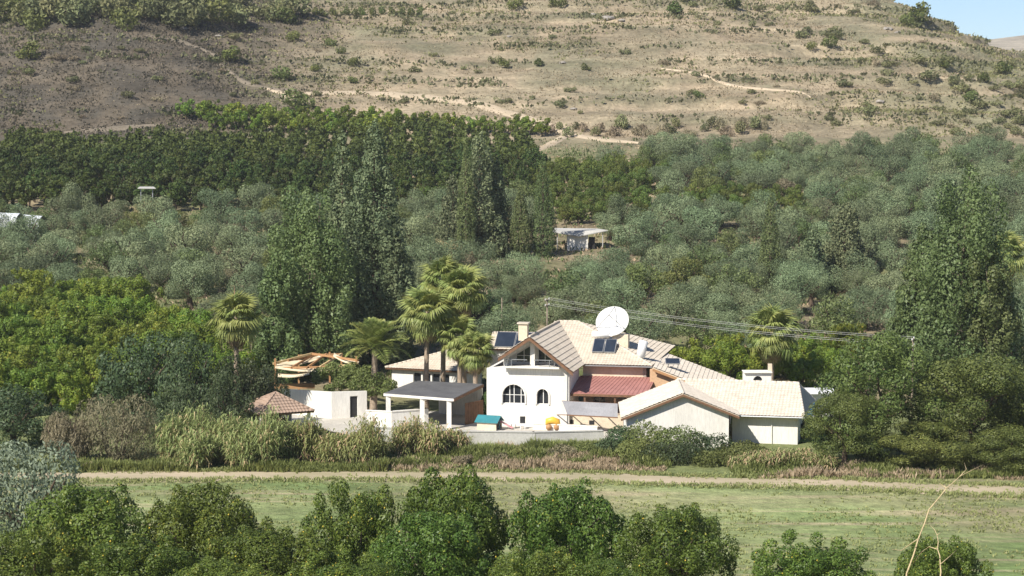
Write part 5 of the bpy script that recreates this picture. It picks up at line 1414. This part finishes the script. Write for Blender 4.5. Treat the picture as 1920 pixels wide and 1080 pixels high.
# brown slatted gate on the right of the carport
gt0 = G(872, 797, .05); gt1 = G(906, 790, .05); gdr = (gt1 - gt0); Lg = gdr.length; gdr.normalize()
gate = empty('slatted_gate', V3(gt0, 0), 'brown slatted timber gate at the right side of the carport', 'gate')
for k in range(11): p = V3(gt0, 0) + gdr * (Lg * (k + .5) / 11); MB().box(p + Vector((0, 0, 1.05)), (Lg / 11 * .8, .05, 2.0), gdr, (-gdr.y, gdr.x, 0)).build('slat', M['wood'], gate)
mb = MB()
for z in (.3, 1.8): mb.bar(V3(gt0, z) + Vector((0, .05, 0)), V3(gt1, z) + Vector((0, .05, 0)), .06, .1)
mb.build('gate_rail', M['wood'], gate)
def low_wall(name, label, pts, h, th, mat, cap=True, cat='wall'):
    """free-standing wall along world points on the ground"""
    e = empty(name, (pts[0][0], pts[0][1], 0), label, cat)
    for i, (a, b) in enumerate(zip(pts[:-1], pts[1:])):
        a = Vector((a[0], a[1], 0)); b = Vector((b[0], b[1], 0)); d = (b - a).normalized(); n = Vector((-d.y, d.x, 0))
        hh = h[i] if isinstance(h, (list, tuple)) else h
        MB().box((a + b) / 2 + Vector((0, 0, hh / 2 - .1)), ((b - a).length + (th if i else 0), th, hh + .2), d, n).build('wall', mat, e)
        if cap: MB().box((a + b) / 2 + Vector((0, 0, hh + .04)), ((b - a).length + th * .5, th + .1, .08), d, n).build('coping', mat, e)
    return e
g = lambda a, b: G(a, b, 0)
low_wall('boundary_wall', 'long low grey-white boundary wall along the front of the courtyard', [g(690, 826), g(860, 834), g(1000, 836), g(1128, 833)], 1.15, .3, M['concrete'])
low_wall('garden_wall', 'low white wall between the carport posts', [g(688, 800), g(735, 802), g(800, 797)], 1.45, .25, M['white'])
low_wall('terrace_wall', 'white wall below the yellow toy in front of the terrace', [g(1000, 806), g(1120, 812)], .55, .25, M['white'])
wl_ = empty('house_wall', V3(g(620, 785), 0), 'tall white garden wall with a dark doorway left of the carport', 'wall')
a0, a1, a2 = V3(g(527, 776), 0), V3(g(622, 786), 0), V3(g(688, 783), 0)
dd = (a1 - a0).normalized(); L_ = (a1 - a0).length
wall_holes('wall', [(0, 0), (L_, 0), (L_, 2.55), (0, 2.35)], [], a0, dd, Vector((-dd.y, dd.x, 0)) * .3, M['white'], wl_)
dd = (a2 - a1).normalized(); L_ = (a2 - a1).length; dn = Vector((-dd.y, dd.x, 0)); k0 = L_ * .52; k1 = L_ * .74
door_h = [(k0, .02), (k1, .02), (k1, 2.1), (k0, 2.1)]
wall_holes('wall', [(0.02, 0), (L_, 0), (L_, 2.5), (0.02, 2.55)], [door_h], a1 - dn * .02, dd, dn * .3, M['white'], wl_)
window(wl_, door_h, a1 - dn * .02, dd, dn, (), (), .1, .05, 'door', 'dark')
# gazebo with a hipped tile roof
gz = V3(G(517, 768, 2.2), 0); gaz = empty('gazebo', gz, 'small gazebo with a brown hipped tile roof above the reeds', 'gazebo')
ga = math.radians(28); gu = Vector((math.cos(ga), math.sin(ga), 0)); gw = Vector((-math.sin(ga), math.cos(ga), 0)); hh = 2.6
cs = [gz + gu * a * hh + gw * b * hh + Vector((0, 0, 2.2)) for a, b in ((-1, -1), (1, -1), (1, 1), (-1, 1))]; ap = gz + Vector((0, 0, 3.7))
for k in range(4): tile_roof('roof_slope', [cs[k], cs[(k + 1) % 4], ap], M['tile_brown'], gaz); ridge_cap(gaz, cs[k] + Vector((0, 0, .08)), ap + Vector((0, 0, .06)), M['tile_brown'], .09)
for c in cs: p = gz + (V3(c, 0) - gz) * .86; MB().bar(V3(p, -.1), V3(p, 2.3), .28).build('post', M['white'], gaz)
# wooden pergola with cream canvas
pgY = 192.0
def pq(px, py, Y=pgY): return U(px, py, Y)
perg = empty('wooden_pergola', V3(pq(590, 720), 0), 'orange wooden pergola with cream canvas swags behind the white wall', 'pergola')
posts = [(516, 672, 191), (618, 660, 193), (668, 668, 190), (560, 665, 196), (640, 662, 197)]
for a, b, Y in posts: p = pq(a, b, Y); MB().bar(V3(p, -.1), p, .16).build('post', M['orange_wood'], perg)
beams = [((512, 682, 191), (585, 663, 194)), ((585, 663, 194), (672, 676, 190)), ((516, 690, 191), (620, 688, 190)), ((620, 688, 190), (672, 682, 190)), ((560, 667, 196), (642, 664, 197)), ((540, 676, 192), (600, 664, 195.5)), ((600, 688, 190), (640, 664, 196)), ((575, 690, 190), (612, 664, 196)), ((545, 690, 190.5), (590, 664, 196))]
for i, (a, b) in enumerate(beams): MB().bar(pq(*a), pq(*b), .14, .2).build('beam', M['orange_wood'] if i % 3 else M['pale_wood'], perg)
def swag(a, b, sag, wd, mat, name='canvas'):
    a = Vector(a); b = Vector(b); vs = []; fs = []
    for k in range(13):
        t = k / 12; p = a.lerp(b, t) - Vector((0, 0, sag * math.sin(math.pi * t)))
        vs += [p, p + Vector((0, wd, .12)), p + Vector((0, 0, -.14))]
    for k in range(12): i = 3 * k; fs += [(i, i + 3, i + 4, i + 1), (i, i + 2, i + 5, i + 3)]
    return MB().add(vs, fs).build(name, mat, perg, True)
swag(pq(516, 688, 190.6), pq(640, 692, 189.6), .25, 1.6, M['canvas']); swag(pq(520, 704, 190.3), pq(580, 700, 189.9), .15, 1.2, M['canvas']); swag(pq(625, 666, 192), pq(672, 682, 190), .2, 1.0, M['canvas']); swag(pq(524, 680, 193), pq(600, 670, 194), .3, 1.5, M['canvas'])
mb = MB(); mb.bar(V3(pq(516, 700, 191), 2.2), V3(pq(590, 700, 191), 2.2), .1, .5); mb.build('side_rail', M['orange_wood'], perg)
# vine on the pergola and over the wall
r = np.random.default_rng(91); lob = []
for px, py, Y, q in ((600, 700, 188.5, .8), (625, 692, 188.3, .9), (650, 700, 188, 1.0), (680, 705, 187.5, 1.1), (705, 712, 187, 1.0), (730, 722, 186.5, .8), (640, 718, 187.5, .9), (670, 722, 187, 1.0), (700, 730, 186.5, .9), (618, 728, 187.2, .6), (595, 712, 188, .6), (660, 690, 189, .8), (690, 695, 188, .8), (720, 735, 186, .6), (610, 742, 186.6, .4)):
    p = U(px, py, Y); lob.append((tuple(p), (q, q, q * .75)))
vine = empty('climbing_vine', V3(U(670, 720, 187), 0), 'dark green climbing vine spilling over the wall beside the pergola', 'climbing plant')
o = place('crown', crown_mesh('vine_crown', lob, 9000, .24, .6, M['hedge'], r, .5, .7), vine)
mb = MB(); limb(mb, V3(U(690, 740, 187.6), -.1), U(690, 712, 187.6), .09, .05, r); limb(mb, V3(U(640, 740, 188), -.1), U(645, 705, 188), .07, .04, r); MBo = finish_mb(mb, 'vine_stem', M['bark']); place('stem', MBo, vine)
# clipped bush by the facade
p = G(916, 786, .0); tb = empty('clipped_bush', p, 'egg-shaped clipped green bush against the villa facade', 'bush')
r = np.random.default_rng(5); link('crown', crown_mesh('clipped_crown', [((0, 0, 1.45), (.72, .72, 1.2))], 2600, .16, .6, M['topiary'], r, .12, .4), tb); mb = MB(); limb(mb, (0, 0, -.1), (0, 0, 1.2), .07, .05, r); link('stem', finish_mb(mb, 'bush_stem', M['bark']), tb)

# ---------------------------------------------------------------- courtyard and its toys
cy = [G(520, 790, 0), G(690, 824, 0), G(860, 832, 0), G(1128, 831, 0), G(1180, 820, 0), V3((10.5, 186), 0), V3((-8, 194), 0), V3((-22, 190), 0)]
vs = [Vector((p.x, p.y, .06)) for p in cy]; tag(link('courtyard', mesh_py('courtyard', vs, [tuple(range(len(vs)))], M['paving'])), kind='structure')
la = [G(1488, 830, 0), G(1560, 830, 0), G(1640, 800, 0), G(1560, 775, 0), G(1490, 780, 0)]
tag(link('lawn', mesh_py('lawn', [Vector((p.x, p.y, .05)) for p in la], [tuple(range(5))], M['lawn'])), kind='structure')
def house_toy():
    p = G(912, 806, .06); e = empty('playhouse', p, 'toy playhouse with a teal roof and cream walls in the courtyard', 'playhouse')
    a = math.radians(-20); x = Vector((math.cos(a), math.sin(a), 0)); y = Vector((-math.sin(a), math.cos(a), 0)); z = Vector((0, 0, 1))
    c = p + x * .1 + y * .5
    front = [c - x * .8 - y * .55, c + x * .0 - y * .55]
    P = lambda i, j, k: c + x * i + y * j + z * k
    wall_holes('wall', [(-.75, 0), (.75, 0), (.75, .75), (0, 1.15), (-.75, .75)], [[(-.45, 0.04), (-.1, 0.04), (-.1, .6), (-.45, .6)], [(.15, .3), (.5, .3), (.5, .62), (.15, .62)]], P(-.9, 0, 0), -y, x * .08, M['cream'], e)
    MB().box(P(0.05, -.72, .36), (1.75, .06, .72), x, y).build('wall', M['cream'], e); MB().box(P(0.05, .72, .36), (1.75, .06, .72), x, y).build('wall', M['cream'], e)
    MB().prism([P(-1.1, -.9, .68), P(1.1, -.9, .68), P(1.1, 0, 1.2), P(-1.1, 0, 1.2)], z * .06).build('roof', M['teal'], e)
    MB().prism([P(-1.1, .9, .68), P(1.1, .9, .68), P(1.1, 0, 1.21), P(-1.1, 0, 1.21)], z * .06).build('roof', M['teal'], e)
    MB().box(P(-.93, .27, .32), (.03, .33, .55), x, y).build('door', M['orange_wood'], e)
house_toy()
def slide():
    p = G(947, 804, .06); e = empty('toy_slide', p, 'pink and dark plastic slide beside the playhouse', 'toy')
    MB().bar(p + Vector((-.5, 0, .75)), p + Vector((.7, -.3, .12)), .5, .06).build('chute', M['pink'], e)
    mb = MB(); [mb.bar(p + Vector((-.5, s, 0)), p + Vector((-.5, s, 1.15)), .07) for s in (-.25, .25)]; [mb.bar(p + Vector((-.52, -.25, z)), p + Vector((-.52, .25, z)), .05) for z in (.25, .5, .75)]
    mb.build('ladder', M['teal'], e)
slide()
def kitchen(px, py, lab, two):
    p = G(px, py, .06); e = empty('plastic_chair', p, lab, 'chair', 'white chairs in the courtyard')
    MB().box(p + Vector((0, 0, .44)), (.5, .5, .06)).build('seat', M['white_metal'], e)
    MB().box(p + Vector((0, .24, .78)), (.48, .05, .62)).build('backrest', M['white_metal'] if two else M['black'], e)
    for a in (-.2, .2):
        for b in (-.2, .2): MB().bar(p + Vector((a, b, 0)), p + Vector((a, b, .42)), .06).build('leg', M['white_metal'] if not two else M['black'], e)
kitchen(963, 803, 'white plastic chair with black legs, left of the pair', True); kitchen(980, 804, 'white plastic chair with a black back, right of the pair', False)
def planter():
    p = G(1037, 808, .06); p.z = .0; e = empty('ride_on_toy', p, 'yellow ride-on toy on the wall below the terrace', 'toy')
    z0 = .66; q = Vector((p.x, p.y + .55, 0)); q = Vector((XA(1037, 176.8), 176.85, 0)); gw_ = Vector((q.x, q.y, .0))
    MB().tube([q + Vector((-.55, 0, .55)), q + Vector((-.45, 0, .85)), q + Vector((0, 0, .95)), q + Vector((.45, 0, .8)), q + Vector((.6, 0, .5))], [.12, .3, .34, .3, .1], 12).build('body', M['yellow'], e, True)
    for a in (-.35, .35):
        for b in (-.3, .3): MB().tube([q + Vector((a, b - .05, .36)), q + Vector((a, b + .05, .36))], .28, 14).build('wheel', M['orange_wood'], e, True)
planter()
# right edge: blue tarp shed, water barrel, shrub
sh = Vector((XA(1535, 186), 186, 0)); shed = empty('garden_shed', sh, 'pale open shed with a blue barrel beside the garage', 'shed')
zt = U(1535, 733, 186).z; zb = U(1535, 776, 186).z
MB().box(sh + Vector((0, 1.0, zt / 2)), (2.9, .12, zt)).build('back_wall', M['white_metal'], shed); MB().box(sh + Vector((0, 0, zb - .1)), (3.2, 2.2, .12)).build('deck', M['concrete'], shed)
for a in (-1.5, 1.5): MB().bar(sh + Vector((a, -1, 0)), sh + Vector((a, -1, zt - .2)), .1).build('post', M['metal'], shed)
MB().prism([sh + Vector((-1.7, -1.2, zt - .15)), sh + Vector((1.7, -1.2, zt - .15)), sh + Vector((1.7, 1.2, zt + .1)), sh + Vector((-1.7, 1.2, zt + .1))], (0, 0, .05)).build('roof', M['white_metal'], shed)
bq = Vector((XA(1525, 185.3), 185.3, zb)); br_ = empty('water_barrel', bq - Vector((0, 0, .04)), 'blue plastic barrel on the shed deck beside the garage', 'barrel')
MB().tube([bq + Vector((0, 0, z)) for z in (-.04, .1, .3, .6, .9, 1.1, 1.2)], [.36, .4, .42, .43, .42, .4, .34], 18).build('drum', M['blue'], br_, True); MB().tube([bq + Vector((.15, 0, 1.2)), bq + Vector((.15, 0, 1.27))], .07, 10).build('cap', M['black'], br_)
p = G(1508, 822, 0); tb = empty('conical_shrub', p, 'small dark conical shrub on the lawn beside the garage', 'shrub'); link('crown', crown_mesh('conical_crown', [((0, 0, .5), (.55, .55, .5)), ((0, 0, 1.0), (.36, .36, .5)), ((0, 0, 1.4), (.2, .2, .35))], 1500, .15, .5, M['dark_shrub'], np.random.default_rng(8), .3, .5), tb)
mb = MB(); limb(mb, (0, 0, -.1), (0, 0, 1.1), .05, .02, np.random.default_rng(8)); link('stem', finish_mb(mb, 'shrub_stem', M['bark']), tb)

# ---------------------------------------------------------------- buildings in the grove, poles and wires
q = U(1085, 452, 292); gz_ = hz(q.x, 292)
shd = empty('grove_shed', (q.x, 292, gz_), 'white flat-roofed shed among the olive trees', 'shed')
zt = U(1085, 436, 292).z
MB().box((q.x - .2, 292, (gz_ + zt) / 2 - .3), (3.0, 3.2, zt - gz_ + .4)).build('wall', M['white'], shd)
MB().prism([U(1036, 436, 290.2), U(1085, 444, 289.8), U(1140, 433, 290.6), U(1120, 430, 295), U(1040, 429, 295)], (0, 0, .12)).build('roof', M['concrete'], shd)
MB().box((q.x + 1.9, 291.2, (gz_ + zt) / 2 - .4), (.9, .1, zt - gz_ - .4)).build('door', M['dark'], shd)
for a in (1045, 1130): p = U(a, 437, 290.8); MB().bar(Vector((p.x, p.y, hz(p.x, p.y) - .2)), Vector((p.x, p.y, p.z + .02)), .14).build('post', M['concrete'], shd)
q = U(275, 356, 322); gz_ = hz(q.x, 322); sm = empty('orchard_shelter', (q.x, 322, gz_), 'small pale roof on posts at the lower edge of the far orchard', 'shelter')
MB().prism([U(258, 354, 321), U(292, 354, 321), U(288, 351, 324), U(262, 351, 324)], (0, 0, .1)).build('roof', M['concrete'], sm)
for a in (264, 286): p = U(a, 354, 321.6); MB().bar(Vector((p.x, p.y, hz(p.x, p.y) - .2)), p, .14).build('post', M['metal'], sm)
M['plastic'] = surf('white_plastic_sheet', (0.70, 0.73, 0.75), (0.6, 0.63, 0.66), .8, .4, .4)
q = U(20, 405, 300); gz_ = hz(q.x, 300); gh_ = empty('greenhouse', (q.x, 300, gz_), 'white plastic greenhouse roofs at the left edge of the groves', 'greenhouse')
for k, (pxa, pxb, py) in enumerate(((-60, 30, 398), (25, 72, 403))):
    a = U(pxa, py + 8, 300); b = U(pxb, py + 12, 296); mb = MB(); n = 9; vs = []; fs = []
    wv = Vector((.3, 4.2, 0)); rise = .7
    for t in range(n):
        o_ = wv * (t / (n - 1)) + Vector((0, 0, rise * math.sin(math.pi * t / (n - 1)))); vs += [a + o_, b + o_]
    for t in range(n - 1): fs.append((2 * t, 2 * t + 1, 2 * t + 3, 2 * t + 2))
    MB().add(vs, fs).build('roof_sheet', M['plastic'], gh_, True)
    z0 = min(hz(a.x, a.y), hz(b.x, b.y)) - .2
    MB().prism([Vector((a.x, a.y, z0)), Vector((b.x, b.y, z0)), b, a], (0, .06, 0)).build('side_sheet', M['plastic'], gh_)
def pole(px, top, Y, lab, arm=1.6, r=.11):
    p = U(px, top, Y); z0 = hz(p.x, Y); e = empty('utility_pole', (p.x, Y, z0), lab, 'utility pole', 'poles of the power line')
    MB().tube([Vector((p.x, Y, z0 - .3)), Vector((p.x, Y, p.z))], [r, r * .7], 10).build('shaft', M['pale_bark'], e, True)
    if arm:
        for d in (.15, .75):
            MB().box((p.x, Y, p.z - d), (arm, .1, .1), (.3, .95, 0), (-.95, .3, 0)).build('crossarm', M['pale_bark'], e)
        for s in (-1, 1):
            for d in (.15, .75): c = Vector((p.x, Y, p.z - d + .05)) + Vector((.3, .95, 0)) * s * arm * .45; MB().tube([c, c + Vector((0, 0, .16))], .05, 6).build('insulator', M['white_metal'], e)
    return Vector((p.x, Y, p.z))
pa = pole(1026, 560, 214, 'wooden power pole with crossarms behind the villa ridge'); pole(941, 558, 216, 'plain thin pole left of the villa chimney', 0, .08)
pb = pole(1712, 634, 177, 'power pole mostly hidden in the dark trees on the right')
M['wire'] = surf('bright_wire', (0.50, 0.50, 0.48), (0.42, 0.42, 0.40), 1, .5, .4)
nm = ('topmost power wire crossing behind the dish', 'second power wire from the top crossing behind the dish', 'third power wire from the top crossing behind the dish', 'lowest power wire crossing behind the dish')
for k, (s, d) in enumerate(((1, .15), (-1, .15), (1, .75), (-1, .75))):
    o1 = Vector((.3, .95, 0)) * s * .72 + Vector((0, 0, -d + .2)); a = pa + o1; b = pb + o1; pts = []
    for i in range(25): t = i / 24; pts.append(a.lerp(b, t) - Vector((0, 0, 1.1 * 4 * t * (1 - t) * .5)))
    o = MB().tube(pts, .012, 5).build('power_wire', M['wire']); tag(o, nm[k], 'wire', 'wires of the power line')
name_all()
# ---------------------------------------------------------------- the air of the valley
hm, nt, out = nodes('haze_air')
pv = N(nt, 'ShaderNodeVolumePrincipled'); pv.inputs['Color'].default_value = (0.88, 0.93, 1.0, 1); pv.inputs['Density'].default_value = HAZE
nt.links.new(pv.outputs[0], out.inputs['Volume'])
hx0, hx1, hy0, hy1 = GX[0] - 20, GX[-1] + 20, GY[0] - 20, GY[-1] + 20
hz0, hz1 = float(GZ.min()) - 1.0, float(GZ.max()) + 4.0
hb = MB().box(((hx0 + hx1) / 2, (hy0 + hy1) / 2, (hz0 + hz1) / 2), (hx1 - hx0, hy1 - hy0, hz1 - hz0)).build('haze', hm)
tag(hb, 'thin pale haze filling the valley air', 'haze', kind='stuff')
